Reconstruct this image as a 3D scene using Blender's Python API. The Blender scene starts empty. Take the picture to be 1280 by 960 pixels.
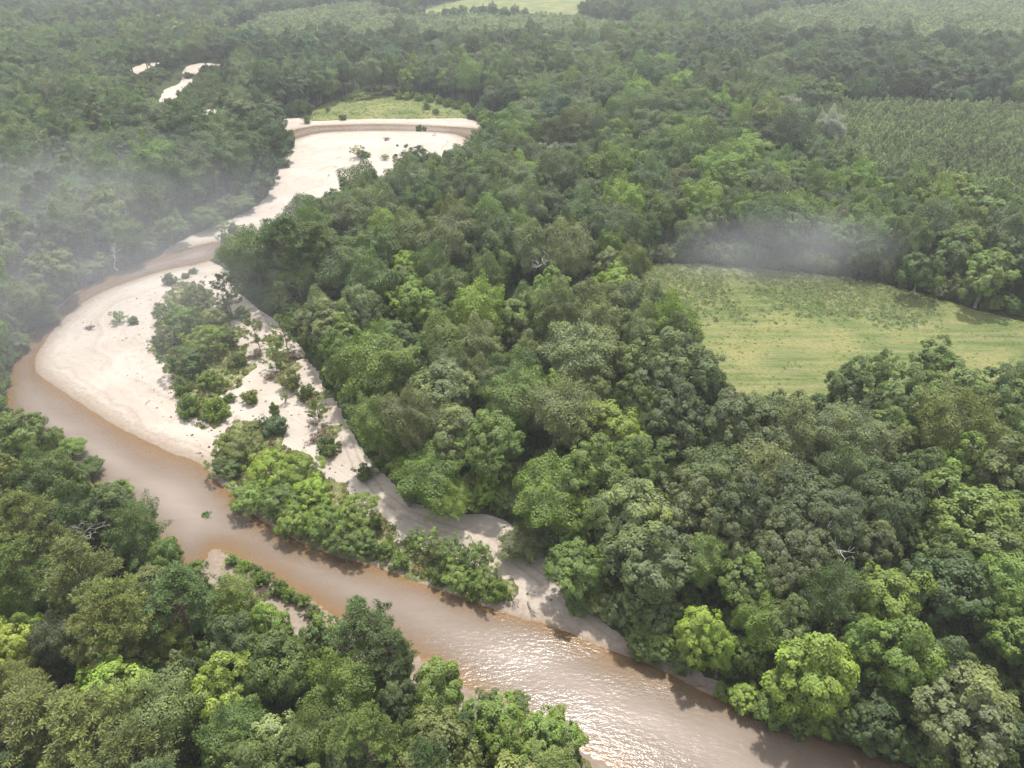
import bpy, math
import numpy as np
from mathutils import Vector

# ------------------------------------------------------------------ camera, sky, sun, exposure
scene = bpy.context.scene
COL = scene.collection
H = 100.0                                   # drone height above the water
PITCH = math.atan2(590.0, 887.0)            # tilt below the horizon
F = 887.0                                   # focal length in photo pixels (1280 wide)
cam = bpy.data.cameras.new('camera')
cam.lens = 36.0 * F / 1280.0
cam.sensor_width = 36.0
cam.clip_start = 0.5
cam.clip_end = 30000.0
camo = bpy.data.objects.new('camera', cam)
camo.location = (0, 0, H)
camo.rotation_euler = (math.pi / 2 - PITCH, 0, 0)
COL.objects.link(camo)
scene.camera = camo

SUN_EL, SUN_AZ = math.radians(69.5), math.radians(9.0)     # azimuth from +Y towards +X
world = bpy.data.worlds.new('World')
scene.world = world
world.use_nodes = True
wn, wl = world.node_tree.nodes, world.node_tree.links
wn.clear()
sky = wn.new('ShaderNodeTexSky')
sky.sky_type = 'NISHITA'
sky.sun_disc = False
sky.sun_elevation = SUN_EL
sky.sun_rotation = SUN_AZ
sky.air_density = 1.3
sky.dust_density = 3.0
# broken white cloud over the blue
tc = wn.new('ShaderNodeTexCoord')
cn = wn.new('ShaderNodeTexNoise')
cn.inputs['Scale'].default_value = 2.6
cn.inputs['Detail'].default_value = 6
cn.inputs['Roughness'].default_value = 0.6
wl.new(tc.outputs['Generated'], cn.inputs['Vector'])
cr = wn.new('ShaderNodeMapRange')
cr.inputs['From Min'].default_value = 0.30
cr.inputs['From Max'].default_value = 0.50
wl.new(cn.outputs['Fac'], cr.inputs['Value'])
mixc = wn.new('ShaderNodeMix')
mixc.data_type = 'RGBA'
wl.new(cr.outputs['Result'], mixc.inputs['Factor'])
wl.new(sky.outputs['Color'], mixc.inputs[6])
mixc.inputs[7].default_value = (11.0, 11.2, 11.8, 1)
bg = wn.new('ShaderNodeBackground')
bg.inputs['Strength'].default_value = 0.105
wl.new(mixc.outputs[2], bg.inputs['Color'])
wo = wn.new('ShaderNodeOutputWorld')
wl.new(bg.outputs['Background'], wo.inputs['Surface'])

sl = bpy.data.lights.new('sun', 'SUN')
sl.energy = 4.3
sl.angle = math.radians(2.0)
sl.color = (1.0, 0.955, 0.89)
so = bpy.data.objects.new('sun', sl)
so.rotation_euler = (math.pi / 2 - SUN_EL, 0, math.pi - SUN_AZ)
so.location = (60, 130, 300)
COL.objects.link(so)

scene.view_settings.view_transform = 'Standard'
scene.view_settings.look = 'None'
scene.view_settings.exposure = 0.54
scene.view_settings.gamma = 1.0
scene.view_settings.use_curve_mapping = False
cy = scene.cycles
cy.max_bounces = 5
cy.diffuse_bounces = 2
cy.glossy_bounces = 2
cy.transmission_bounces = 3
cy.transparent_max_bounces = 6
cy.volume_bounces = 0
cy.use_denoising = True
cy.denoiser = 'OPENIMAGEDENOISE'
cy.denoising_input_passes = 'RGB_ALBEDO_NORMAL'
cy.denoising_prefilter = 'NONE'
cy.caustics_reflective = False
cy.caustics_refractive = False
cy.sample_clamp_indirect = 4.0

RNG = np.random.default_rng(11)

# ------------------------------------------------------------------ geometry helpers
CP, SP = math.cos(PITCH), math.sin(PITCH)


def at(px, py, z=0.0):
    """photo pixel (1280x960) -> world point on the horizontal plane at height z"""
    u, v = (px - 640.0) / F, (py - 480.0) / F
    t = (H - z) / (SP + v * CP)
    return np.array((u * t, (CP - v * SP) * t, z))


def depth_of(p):
    return p[1] * CP - (p[2] - H) * SP


def project(P):
    P = np.atleast_2d(P)
    Z = P[:, 1] * CP - (P[:, 2] - H) * SP
    up = P[:, 1] * SP + (P[:, 2] - H) * CP
    return 640 + F * P[:, 0] / Z, 480 - F * up / Z, Z


def poly(*pts, z=0.0):
    return np.array([at(x, y, z)[:2] for x, y in pts])


def smooth_poly(P, it=2):
    for _ in range(it):
        Q = np.roll(P, -1, 0)
        P = np.stack([0.75 * P + 0.25 * Q, 0.25 * P + 0.75 * Q], 1).reshape(-1, 2)
    return P


def sdf(P, X, Y):
    """signed distance to polygon, positive inside"""
    shp = X.shape
    x, y = X.ravel(), Y.ravel()
    out = np.empty(len(x))
    A, B = P, np.roll(P, -1, 0)
    for s in range(0, len(x), 20000):
        xs, ys = x[s:s + 20000, None], y[s:s + 20000, None]
        ax, ay, bx, by = A[:, 0], A[:, 1], B[:, 0], B[:, 1]
        dx, dy = bx - ax, by - ay
        t = np.clip(((xs - ax) * dx + (ys - ay) * dy) / (dx * dx + dy * dy + 1e-12), 0, 1)
        d = np.sqrt(((xs - ax - t * dx) ** 2 + (ys - ay - t * dy) ** 2).min(1))
        cond = (ay > ys) != (by > ys)
        xi = ax + (ys - ay) * dx / np.where(np.abs(dy) < 1e-12, 1e-12, dy)
        ins = ((cond & (xs < xi)).sum(1) % 2) == 1
        out[s:s + 20000] = np.where(ins, d, -d)
    return out.reshape(shp)


def sstep(a, b, x):
    t = np.clip((x - a) / (b - a), 0, 1)
    return t * t * (3 - 2 * t)


def vnoise(X, Y, scale, seed):
    """smooth value noise in 0..1"""
    r = np.random.default_rng(seed)
    T = r.random((256, 256))
    x, y = X / scale, Y / scale
    xi, yi = np.floor(x).astype(int), np.floor(y).astype(int)
    fx, fy = x - xi, y - yi
    fx, fy = fx * fx * (3 - 2 * fx), fy * fy * (3 - 2 * fy)
    a, b = T[xi % 256, yi % 256], T[(xi + 1) % 256, yi % 256]
    c, d = T[xi % 256, (yi + 1) % 256], T[(xi + 1) % 256, (yi + 1) % 256]
    return (a * (1 - fx) + b * fx) * (1 - fy) + (c * (1 - fx) + d * fx) * fy


def fbm(X, Y, scale, seed, n=3):
    s, amp, tot = 0, 1.0, 0
    for k in range(n):
        s = s + amp * vnoise(X, Y, scale / 2 ** k, seed + k)
        tot += amp
        amp *= 0.5
    return s / tot


def new_mesh(name, V, faces_idx, nper, mats=(), smooth=False, attrs=None, face_attrs=None, mat_idx=None):
    """mesh from arrays; every face has nper corners"""
    me = bpy.data.meshes.new(name)
    V = np.asarray(V, dtype=np.float32)
    Fi = np.asarray(faces_idx, dtype=np.int32).reshape(-1, nper)
    me.vertices.add(len(V))
    me.vertices.foreach_set('co', V.ravel())
    me.loops.add(Fi.size)
    me.loops.foreach_set('vertex_index', Fi.ravel())
    me.polygons.add(len(Fi))
    me.polygons.foreach_set('loop_start', np.arange(0, Fi.size, nper, dtype=np.int32))
    me.polygons.foreach_set('loop_total', np.full(len(Fi), nper, dtype=np.int32))
    if smooth:
        me.polygons.foreach_set('use_smooth', np.ones(len(Fi), dtype=bool))
    for m in mats:
        me.materials.append(m)
    if mat_idx is not None:
        me.polygons.foreach_set('material_index', np.asarray(mat_idx, dtype=np.int32))
    for k, a in (attrs or {}).items():
        at_ = me.attributes.new(k, 'FLOAT', 'POINT')
        at_.data.foreach_set('value', np.asarray(a, dtype=np.float32).ravel())
    for k, a in (face_attrs or {}).items():
        at_ = me.attributes.new(k, 'FLOAT', 'FACE')
        at_.data.foreach_set('value', np.asarray(a, dtype=np.float32).ravel())
    me.update(calc_edges=True)
    return me


def link(name, me, parent=None, **props):
    o = bpy.data.objects.new(name, me)
    COL.objects.link(o)
    if parent is not None:
        o.parent = parent
    for k, v in props.items():
        o[k] = v
    return o


# ------------------------------------------------------------------ materials
def mat(name):
    m = bpy.data.materials.new(name)
    m.use_nodes = True
    nt = m.node_tree
    nt.nodes.clear()
    return m, nt.nodes, nt.links


def N(nodes, t, **kw):
    n = nodes.new(t)
    for k, v in kw.items():
        setattr(n, k, v)
    return n


def mathn(nodes, links, op, a, b=None, clamp=False):
    n = nodes.new('ShaderNodeMath')
    n.operation = op
    n.use_clamp = clamp
    for i, s in enumerate((a, b)):
        if s is None:
            continue
        if isinstance(s, (int, float)):
            n.inputs[i].default_value = s
        else:
            links.new(s, n.inputs[i])
    return n.outputs[0]


def noise(nodes, links, scale, detail=3, rough=0.55, vec=None):
    n = nodes.new('ShaderNodeTexNoise')
    n.inputs['Scale'].default_value = scale
    n.inputs['Detail'].default_value = detail
    n.inputs['Roughness'].default_value = rough
    if vec is not None:
        links.new(vec, n.inputs['Vector'])
    return n.outputs['Fac']


def ramp(nodes, links, fac, stops):
    r = nodes.new('ShaderNodeValToRGB')
    els = r.color_ramp.elements
    while len(els) > len(stops):
        els.remove(els[-1])
    while len(els) < len(stops):
        els.new(0.5)
    for e, (p, c) in zip(els, stops):
        e.position = p
        e.color = (*c, 1)
    links.new(fac, r.inputs[0])
    return r.outputs[0]


def mixcol(nodes, links, fac, a, b, blend='MIX'):
    n = nodes.new('ShaderNodeMix')
    n.data_type = 'RGBA'
    n.blend_type = blend
    for sock, s in ((n.inputs['Factor'], fac), (n.inputs[6], a), (n.inputs[7], b)):
        if isinstance(s, (int, float)):
            sock.default_value = s
        elif isinstance(s, tuple):
            sock.default_value = (*s, 1)
        else:
            links.new(s, sock)
    return n.outputs[2]


def foliage_mat(name, transl=0.35, gloss=0.04, warm=(1.25, 1.2, 0.7)):
    m, n, l = mat(name)
    ti = N(n, 'ShaderNodeAttribute', attribute_type='INSTANCER', attribute_name='tint')
    lv = N(n, 'ShaderNodeAttribute', attribute_type='GEOMETRY', attribute_name='lv')
    hv = N(n, 'ShaderNodeAttribute', attribute_type='GEOMETRY', attribute_name='hv')
    b = n.new('ShaderNodeVectorMath')
    b.operation = 'SCALE'
    l.new(ti.outputs['Color'], b.inputs[0])
    l.new(lv.outputs['Fac'], b.inputs['Scale'])
    warmc = mixcol(n, l, 1.0, b.outputs[0], warm, 'MULTIPLY')
    col = mixcol(n, l, hv.outputs['Fac'], b.outputs[0], warmc)
    d = n.new('ShaderNodeBsdfDiffuse')
    t = n.new('ShaderNodeBsdfTranslucent')
    g = n.new('ShaderNodeBsdfGlossy')
    g.inputs['Roughness'].default_value = 0.6
    g.inputs['Color'].default_value = (0.9, 0.95, 1.0, 1)
    l.new(col, d.inputs['Color'])
    tcol = mixcol(n, l, 1.0, col, (1.15, 1.25, 0.6), 'MULTIPLY')
    l.new(tcol, t.inputs['Color'])
    m1 = n.new('ShaderNodeMixShader')
    m1.inputs[0].default_value = transl
    l.new(d.outputs[0], m1.inputs[1])
    l.new(t.outputs[0], m1.inputs[2])
    m2 = n.new('ShaderNodeMixShader')
    m2.inputs[0].default_value = gloss
    l.new(m1.outputs[0], m2.inputs[1])
    l.new(g.outputs[0], m2.inputs[2])
    o = n.new('ShaderNodeOutputMaterial')
    l.new(m2.outputs[0], o.inputs['Surface'])
    return m


def bark_mat(name, c1, c2, scale=3.0):
    m, n, l = mat(name)
    tcn = n.new('ShaderNodeTexCoord')
    mp = n.new('ShaderNodeMapping')
    mp.inputs['Scale'].default_value = (1, 1, 0.25)
    l.new(tcn.outputs['Object'], mp.inputs['Vector'])
    f = noise(n, l, scale, 4, 0.6, mp.outputs[0])
    col = ramp(n, l, f, [(0.3, c1), (0.7, c2)])
    p = n.new('ShaderNodeBsdfPrincipled')
    p.inputs['Roughness'].default_value = 0.9
    l.new(col, p.inputs['Base Color'])
    bp = n.new('ShaderNodeBump')
    bp.inputs['Strength'].default_value = 0.6
    l.new(f, bp.inputs['Height'])
    l.new(bp.outputs[0], p.inputs['Normal'])
    o = n.new('ShaderNodeOutputMaterial')
    l.new(p.outputs[0], o.inputs['Surface'])
    return m


M_LEAF = foliage_mat('broad_leaves', 0.33, 0.025)
M_NEEDLE = foliage_mat('needles', 0.22, 0.025, (1.3, 1.15, 0.8))
M_BARK = bark_mat('grey_bark', (0.10, 0.085, 0.07), (0.24, 0.21, 0.18))
M_PINEBARK = bark_mat('pine_bark', (0.09, 0.055, 0.04), (0.22, 0.15, 0.11))
M_DEAD = bark_mat('bleached_wood', (0.33, 0.31, 0.28), (0.55, 0.52, 0.48))
M_DRIFT = bark_mat('driftwood', (0.10, 0.08, 0.065), (0.27, 0.23, 0.19))


def ground_mat():
    m, n, l = mat('forest_floor')
    geo = n.new('ShaderNodeNewGeometry')
    sc = N(n, 'ShaderNodeAttribute', attribute_name='scrub')
    f1 = noise(n, l, 0.35, 5, 0.6, geo.outputs['Position'])
    f2 = noise(n, l, 1.7, 4, 0.65, geo.outputs['Position'])
    floor = ramp(n, l, f1, [(0.3, (0.030, 0.042, 0.014)), (0.55, (0.045, 0.060, 0.020)), (0.75, (0.075, 0.062, 0.035))])
    scr = ramp(n, l, f2, [(0.28, (0.075, 0.105, 0.030)), (0.48, (0.13, 0.15, 0.055)), (0.62, (0.25, 0.22, 0.13)), (0.8, (0.45, 0.39, 0.30))])
    col = mixcol(n, l, sc.outputs['Fac'], floor, scr)
    p = n.new('ShaderNodeBsdfPrincipled')
    p.inputs['Roughness'].default_value = 1.0
    p.inputs['Specular IOR Level'].default_value = 0.1
    l.new(col, p.inputs['Base Color'])
    bp = n.new('ShaderNodeBump')
    bp.inputs['Strength'].default_value = 0.8
    bp.inputs['Distance'].default_value = 0.5
    l.new(f2, bp.inputs['Height'])
    l.new(bp.outputs[0], p.inputs['Normal'])
    o = n.new('ShaderNodeOutputMaterial')
    l.new(p.outputs[0], o.inputs['Surface'])
    return m


def sand_mat():
    m, n, l = mat('river_sand')
    geo = n.new('ShaderNodeNewGeometry')
    hgt = N(n, 'ShaderNodeAttribute', attribute_name='height')
    alo = N(n, 'ShaderNodeAttribute', attribute_name='along')      # distance from the water's edge, for flood lines
    P = geo.outputs['Position']
    f1 = noise(n, l, 0.06, 4, 0.6, P)
    f2 = noise(n, l, 0.9, 5, 0.65, P)
    f3 = noise(n, l, 6.0, 3, 0.6, P)
    # flood lines following the edge
    wob = noise(n, l, 0.05, 3, 0.5, P)
    ph = mathn(n, l, 'ADD', alo.outputs['Fac'], mathn(n, l, 'MULTIPLY', wob, 14.0))
    cmb = n.new('ShaderNodeCombineXYZ')
    l.new(mathn(n, l, 'MULTIPLY', ph, 0.55), cmb.inputs[0])
    band = noise(n, l, 1.0, 4, 0.65, cmb.outputs[0])
    dry = ramp(n, l, band, [(0.30, (0.235, 0.192, 0.155)), (0.45, (0.345, 0.298, 0.252)), (0.62, (0.405, 0.357, 0.308))])
    dry = mixcol(n, l, mathn(n, l, 'MULTIPLY', f2, 0.35), dry, (0.33, 0.27, 0.21))
    dry = mixcol(n, l, ramp(n, l, f1, [(0.42, (0, 0, 0)), (0.62, (0.6, 0.6, 0.6))]), dry, (0.43, 0.388, 0.342))
    spk = ramp(n, l, f3, [(0.66, (0, 0, 0)), (0.74, (0.7, 0.7, 0.7))])
    dry = mixcol(n, l, spk, dry, (0.24, 0.19, 0.145))
    wetf = mathn(n, l, 'ADD', hgt.outputs['Fac'], mathn(n, l, 'MULTIPLY', mathn(n, l, 'SUBTRACT', f2, 0.5), 0.22))
    wet = ramp(n, l, wetf, [(0.0, (1, 1, 1)), (0.07, (0.6, 0.6, 0.6)), (0.17, (0, 0, 0))])
    rut = N(n, 'ShaderNodeAttribute', attribute_name='rut')
    rd = mathn(n, l, 'ABSOLUTE', mathn(n, l, 'SUBTRACT', mathn(n, l, 'ADD', rut.outputs['Fac'], mathn(n, l, 'MULTIPLY', mathn(n, l, 'SUBTRACT', f2, 0.5), 0.5)), 0.95))
    rm = ramp(n, l, rd, [(0.12, (0.65, 0.65, 0.65)), (0.42, (0, 0, 0))])
    dry = mixcol(n, l, rm, dry, (0.27, 0.22, 0.175))
    f4 = noise(n, l, 0.33, 4, 0.7, P)
    dry = mixcol(n, l, ramp(n, l, f4, [(0.55, (0, 0, 0)), (0.66, (0.55, 0.55, 0.55))]), dry, (0.29, 0.235, 0.185))
    col = mixcol(n, l, wet, dry, (0.215, 0.168, 0.128))
    p = n.new('ShaderNodeBsdfPrincipled')
    p.inputs['Roughness'].default_value = 0.95
    p.inputs['Specular IOR Level'].default_value = 0.15
    l.new(col, p.inputs['Base Color'])
    bp = n.new('ShaderNodeBump')
    bp.inputs['Strength'].default_value = 0.7
    bp.inputs['Distance'].default_value = 0.30
    hsum = mathn(n, l, 'ADD', mathn(n, l, 'ADD', f2, mathn(n, l, 'MULTIPLY', f3, 0.5)), mathn(n, l, 'MULTIPLY', band, 0.8))
    l.new(hsum, bp.inputs['Height'])
    l.new(bp.outputs[0], p.inputs['Normal'])
    o = n.new('ShaderNodeOutputMaterial')
    l.new(p.outputs[0], o.inputs['Surface'])
    return m


def water_mat():
    m, n, l = mat('muddy_river_water')
    geo = n.new('ShaderNodeNewGeometry')
    dep = N(n, 'ShaderNodeAttribute', attribute_name='depth')
    P = geo.outputs['Position']
    mq = n.new('ShaderNodeMapping')
    mq.inputs['Scale'].default_value = (0.5, 2.2, 1.0)
    mq.inputs['Rotation'].default_value = (0, 0, math.radians(36))
    l.new(P, mq.inputs['Vector'])
    f1 = noise(n, l, 0.07, 5, 0.65, mq.outputs[0])
    mud = ramp(n, l, f1, [(0.3, (0.205, 0.163, 0.131)), (0.7, (0.252, 0.210, 0.176))])
    d = n.new('ShaderNodeBsdfDiffuse')
    l.new(mud, d.inputs['Color'])
    tr = n.new('ShaderNodeBsdfTransparent')
    tr.inputs['Color'].default_value = (0.93, 0.80, 0.57, 1)
    e = mathn(n, l, 'POWER', 2.718, mathn(n, l, 'MULTIPLY', dep.outputs['Fac'], -3.2))
    fac = mathn(n, l, 'SUBTRACT', 1.0, e, True)
    ms = n.new('ShaderNodeMixShader')
    l.new(fac, ms.inputs[0])
    l.new(tr.outputs[0], ms.inputs[1])
    l.new(d.outputs[0], ms.inputs[2])
    # ripples
    mp = n.new('ShaderNodeMapping')
    mp.inputs['Scale'].default_value = (0.8, 2.0, 1.0)
    mp.inputs['Rotation'].default_value = (0, 0, math.radians(40))
    l.new(P, mp.inputs['Vector'])
    r1 = noise(n, l, 0.9, 2, 0.5, mp.outputs[0])
    r2 = noise(n, l, 3.6, 2, 0.55, mp.outputs[0])
    patch = ramp(n, l, noise(n, l, 0.07, 3, 0.55, mp.outputs[0]), [(0.38, (0.3, 0.3, 0.3)), (0.62, (1, 1, 1))])
    hh = mathn(n, l, 'ADD', mathn(n, l, 'MULTIPLY', r1, 1.0), mathn(n, l, 'MULTIPLY', r2, 0.26))
    bp = n.new('ShaderNodeBump')
    l.new(mathn(n, l, 'MULTIPLY', patch, 0.55), bp.inputs['Strength'])
    bp.inputs['Distance'].default_value = 0.13
    l.new(hh, bp.inputs['Height'])
    g = n.new('ShaderNodeBsdfGlossy')
    g.inputs['Roughness'].default_value = 0.20
    l.new(bp.outputs[0], g.inputs['Normal'])
    fr = n.new('ShaderNodeFresnel')
    fr.inputs['IOR'].default_value = 1.33
    l.new(bp.outputs[0], fr.inputs['Normal'])
    m2 = n.new('ShaderNodeMixShader')
    l.new(fr.outputs[0], m2.inputs[0])
    l.new(ms.outputs[0], m2.inputs[1])
    l.new(g.outputs[0], m2.inputs[2])
    o = n.new('ShaderNodeOutputMaterial')
    l.new(m2.outputs[0], o.inputs['Surface'])
    return m


def meadow_mat():
    m, n, l = mat('meadow_turf')
    geo = n.new('ShaderNodeNewGeometry')
    P = geo.outputs['Position']
    mp = n.new('ShaderNodeMapping')
    mp.inputs['Scale'].default_value = (0.12, 1.5, 1.0)
    mp.inputs['Rotation'].default_value = (0, 0, math.radians(-4))
    l.new(P, mp.inputs['Vector'])
    f1 = noise(n, l, 0.045, 4, 0.6, P)
    f2 = noise(n, l, 0.35, 4, 0.6, mp.outputs[0])
    f3 = noise(n, l, 1.1, 4, 0.7, P)
    a = ramp(n, l, f2, [(0.36, (0.066, 0.106, 0.034)), (0.5, (0.112, 0.140, 0.050)), (0.62, (0.182, 0.165, 0.088))])
    a = mixcol(n, l, ramp(n, l, f1, [(0.45, (0, 0, 0)), (0.65, (0.7, 0.7, 0.7))]), a, (0.24, 0.22, 0.095))
    a = mixcol(n, l, ramp(n, l, f3, [(0.35, (0.75, 0.75, 0.75)), (0.5, (0, 0, 0))]), a, (0.085, 0.125, 0.032))
    p = n.new('ShaderNodeBsdfPrincipled')
    p.inputs['Roughness'].default_value = 1.0
    p.inputs['Specular IOR Level'].default_value = 0.1
    l.new(a, p.inputs['Base Color'])
    bp = n.new('ShaderNodeBump')
    bp.inputs['Strength'].default_value = 1.0
    bp.inputs['Distance'].default_value = 0.5
    l.new(f3, bp.inputs['Height'])
    l.new(bp.outputs[0], p.inputs['Normal'])
    o = n.new('ShaderNodeOutputMaterial')
    l.new(p.outputs[0], o.inputs['Surface'])
    return m


# ------------------------------------------------------------------ plan of the place
RIVER = smooth_poly(poly(
    (285, 300), (270, 327), (200, 338), (120, 366), (80, 396), (52, 430), (38, 462), (70, 485), (140, 530), (200, 560),
    (258, 583), (290, 620), (330, 655), (400, 692), (460, 705), (540, 737), (640, 768), (700, 788), (760, 812), (830, 838),
    (900, 877), (1000, 908), (1080, 932), (1160, 957), (1260, 992), (1350, 1040), (1000, 1100), (900, 1040), (830, 990), (770, 958), (735, 942),
    (650, 890), (592, 862), (545, 828), (430, 772), (395, 752), (340, 722), (300, 700), (276, 684), (262, 684), (256, 700), (245, 712),
    (215, 702), (165, 658), (110, 616), (60, 574), (28, 550), (10, 522), (8, 495), (13, 468), (24, 438), (55, 400), (105, 360), (150, 336), (228, 312), (262, 303)), 2)
RIVER2 = smooth_poly(poly(      # the bend above: dark strip under the far bank, then round behind the wooded tip
    (345, 172), (380, 158), (430, 156), (480, 155), (540, 157), (590, 160), (640, 166), (650, 180), (610, 205), (560, 228),
    (480, 260), (400, 290), (330, 318), (285, 326), (280, 308), (330, 300), (420, 265), (500, 238), (560, 212), (592, 185), (580, 169),
    (540, 164), (480, 163), (430, 164), (395, 166), (370, 174), (345, 182)), 1)
SAND = smooth_poly(poly(
    (275, 322), (300, 372), (318, 384), (345, 404), (378, 440), (408, 490), (436, 535), (460, 572), (486, 604), (508, 628), (564, 646), (616, 645),
    (648, 668), (702, 712), (736, 766), (765, 794), (835, 822), (920, 866), (1010, 899), (1090, 922), (1180, 951), (1280, 991), (1160, 990), (900, 900),
    (640, 800), (400, 720), (200, 600), (30, 480), (20, 440), (60, 390), (120, 350), (200, 325)), 2)
SPIT = smooth_poly(poly((250, 672), (285, 675), (400, 735), (560, 815), (660, 875), (790, 955), (850, 1010), (700, 1000), (590, 905), (500, 862),
                        (400, 815), (300, 775), (235, 735), (232, 700)), 2)
SAND2 = smooth_poly(poly(
    (310, 152), (380, 148), (460, 146), (560, 147), (597, 151), (604, 160), (592, 180), (560, 205), (480, 240), (400, 275), (345, 290), (300, 300), (255, 312), (195, 326),
    (215, 305), (270, 284), (335, 255), (340, 225), (350, 200), (372, 182), (360, 166)), 2)
FARSAND = [smooth_poly(poly(*p), 2) for p in (
    ((196, 134), (206, 112), (228, 106), (228, 88), (245, 80), (278, 81), (284, 87), (246, 90), (238, 108), (222, 122), (206, 136)),
    ((152, 96), (172, 82), (205, 78), (212, 84), (190, 88), (168, 100)),
    ((246, 150), (256, 138), (276, 139), (276, 152)))]
MEADOW = smooth_poly(poly((770, 352), (800, 341), (860, 338), (960, 347), (1060, 357), (1150, 377), (1220, 398), (1300, 418), (1400, 445), (1400, 560), (1280, 530),
                          (1180, 520), (1060, 520), (960, 525), (900, 515), (880, 470), (850, 410), (800, 370)), 2)
MEADOW2 = smooth_poly(poly((383, 152), (395, 141), (425, 128), (470, 124), (520, 128), (560, 134), (600, 142), (604, 148), (560, 149.5), (460, 149), (400, 152)), 2)
CLEAR = smooth_poly(poly((670, 184), (680, 168), (700, 164), (712, 170), (706, 186)), 2)
FARFIELD = smooth_poly(poly((505, 26), (540, 12), (580, 2), (640, -8), (800, -12), (790, 2), (735, 14), (700, 28), (600, 28)), 1)
ISLANDS = [smooth_poly(poly(*p), 2) for p in (
    ((205, 362), (240, 350), (272, 372), (296, 400), (312, 440), (312, 470), (290, 500), (296, 525), (262, 545), (228, 520), (214, 470), (190, 425)),
    ((274, 545), (300, 522), (345, 538), (385, 580), (425, 610), (478, 650), (540, 690), (630, 722), (638, 756), (560, 738), (470, 700), (400, 686), (330, 648), (290, 612)),
    ((330, 425), (352, 428), (378, 470), (366, 480), (345, 462)),
    ((385, 480), (398, 490), (428, 560), (424, 582), (400, 560), (385, 515)))]
PLANT = poly((1000, 172), (1024, 150), (1290, 154), (1420, 164), (1420, 332), (1280, 302), (1150, 276), (1080, 256), (1010, 225))
PLANT2 = poly((860, 62), (960, 30), (1150, 4), (1500, -6), (1500, 76), (1150, 76), (1000, 74))
PLANT3 = poly((285, 60), (330, 30), (460, 12), (510, 27), (700, 30), (800, 44), (740, 72), (600, 74), (430, 72), (300, 76))
PLANT4 = poly((20, 66), (120, 44), (260, 28), (310, 22), (300, 38), (200, 50), (80, 68))
PINEBAND = [poly((262, 100), (275, 80), (430, 74), (600, 76), (720, 78), (700, 92), (560, 104), (430, 128), (330, 112)),
            poly((820, 100), (860, 78), (1000, 76), (1500, 78), (1500, 168), (1290, 152), (1024, 148), (940, 134)),
            poly((60, 52), (160, 36), (320, 14), (400, 6), (400, -6), (100, 14), (-60, 30)),
            poly((690, 34), (720, 14), (780, 2), (900, -4), (900, 20), (800, 40))]

# what lies open in the photograph (photo pixels): no filling tree may stand in front of it
OPEN = [np.array(p, float) for p in (
    ((22, 492), (60, 532), (110, 563), (158, 592), (172, 640), (205, 657), (240, 692), (262, 722), (300, 745), (340, 758), (400, 768), (432, 760), (500, 775), (560, 802),
     (554, 834), (600, 848), (640, 852), (700, 878), (728, 918), (740, 960), (760, 1010), (1180, 1010), (1150, 962), (1080, 925), (1000, 896), (930, 868), (890, 842),
     (780, 792), (735, 770), (705, 740), (690, 715), (640, 672), (622, 655), (590, 655), (545, 645), (515, 625), (490, 595), (465, 556), (446, 542), (432, 515), (410, 470),
     (385, 430), (350, 395), (310, 370), (290, 342), (280, 322), (290, 298), (330, 285), (350, 262), (390, 240), (430, 225), (480, 206), (520, 194), (550, 190), (585, 180), (598, 160),
     (590, 148), (400, 146), (335, 152), (375, 165), (375, 188), (350, 216), (345, 245), (312, 268), (270, 285), (228, 305), (150, 335), (110, 356), (60, 400), (30, 440), (20, 475)),
    ((800, 347), (850, 340), (960, 350), (1060, 358), (1150, 380), (1290, 414), (1290, 462), (1180, 452), (1062, 466), (1040, 488), (925, 494), (902, 470), (885, 420), (845, 375)),
    ((383, 152), (395, 141), (425, 130), (470, 128), (520, 131), (560, 137), (598, 146), (560, 150), (460, 150)),
    ((196, 134), (208, 108), (228, 104), (230, 90), (245, 80), (278, 81), (284, 87), (246, 90), (238, 108), (222, 122), (206, 136)),
    ((160, 95), (174, 83), (205, 79), (210, 83), (186, 87), (170, 97)),
    ((250, 150), (258, 140), (274, 141), (272, 150)), ((680, 178), (688, 165), (706, 167), (702, 180)),
    ((536, 14), (575, 4), (640, -6), (740, -6), (720, 8), (700, 16), (600, 20)))]


FRINGE = []
XMAX, YMAX = 9000.0, 9500.0


def axis(lo, hi, step, far_lo, far_hi):
    a = [lo + i * step for i in range(int((hi - lo) / step) + 1)]
    s, v = step, a[-1]
    while v < far_hi:
        s *= 1.35
        v += s
        a.append(v)
    s, v = step, a[0]
    while v > far_lo:
        s *= 1.35
        v -= s
        a.insert(0, v)
    return np.array(a)


def fields(X, Y):
    r = np.maximum(sdf(RIVER, X, Y), sdf(RIVER2, X, Y))
    wob = (fbm(X, Y, 7.0, 5) - 0.5) * 3.0
    s = sdf(SAND, X, Y)
    for p in [SPIT, SAND2] + FARSAND:
        s = np.maximum(s, sdf(p, X, Y))
    isl = sdf(ISLANDS[0], X, Y)
    for p in ISLANDS[1:]:
        isl = np.maximum(isl, sdf(p, X, Y))
    rag = (fbm(X, Y, 4.5, 15, 3) - 0.55) * 10.0
    return r + 0.35 * wob, s + wob * 0.8, isl + rag


def sand_height(r, X, Y):
    """the bed and the bars: below water where r > 0"""
    bed = -0.05 * r - 0.4 * sstep(5, 11, r) - 0.45 * (fbm(X * 0.8 + Y * 0.6, (Y * 0.8 - X * 0.6) * 0.45, 11.0, 41, 3) - 0.42) * sstep(0, 5, r)
    bar = 0.035 * (-r)
    bar = 0.9 * (1 - np.exp(-np.maximum(bar, 0) / 0.8))
    dune = (fbm(X, Y, 9.0, 31, 4) - 0.5) * 0.22 * sstep(1.0, 8.0, -r)
    damp = 1 - 0.8 * sstep(-2, 2, sdf(SPIT, X, Y))
    return np.where(r > 0, bed, (bar + dune) * damp)


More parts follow.
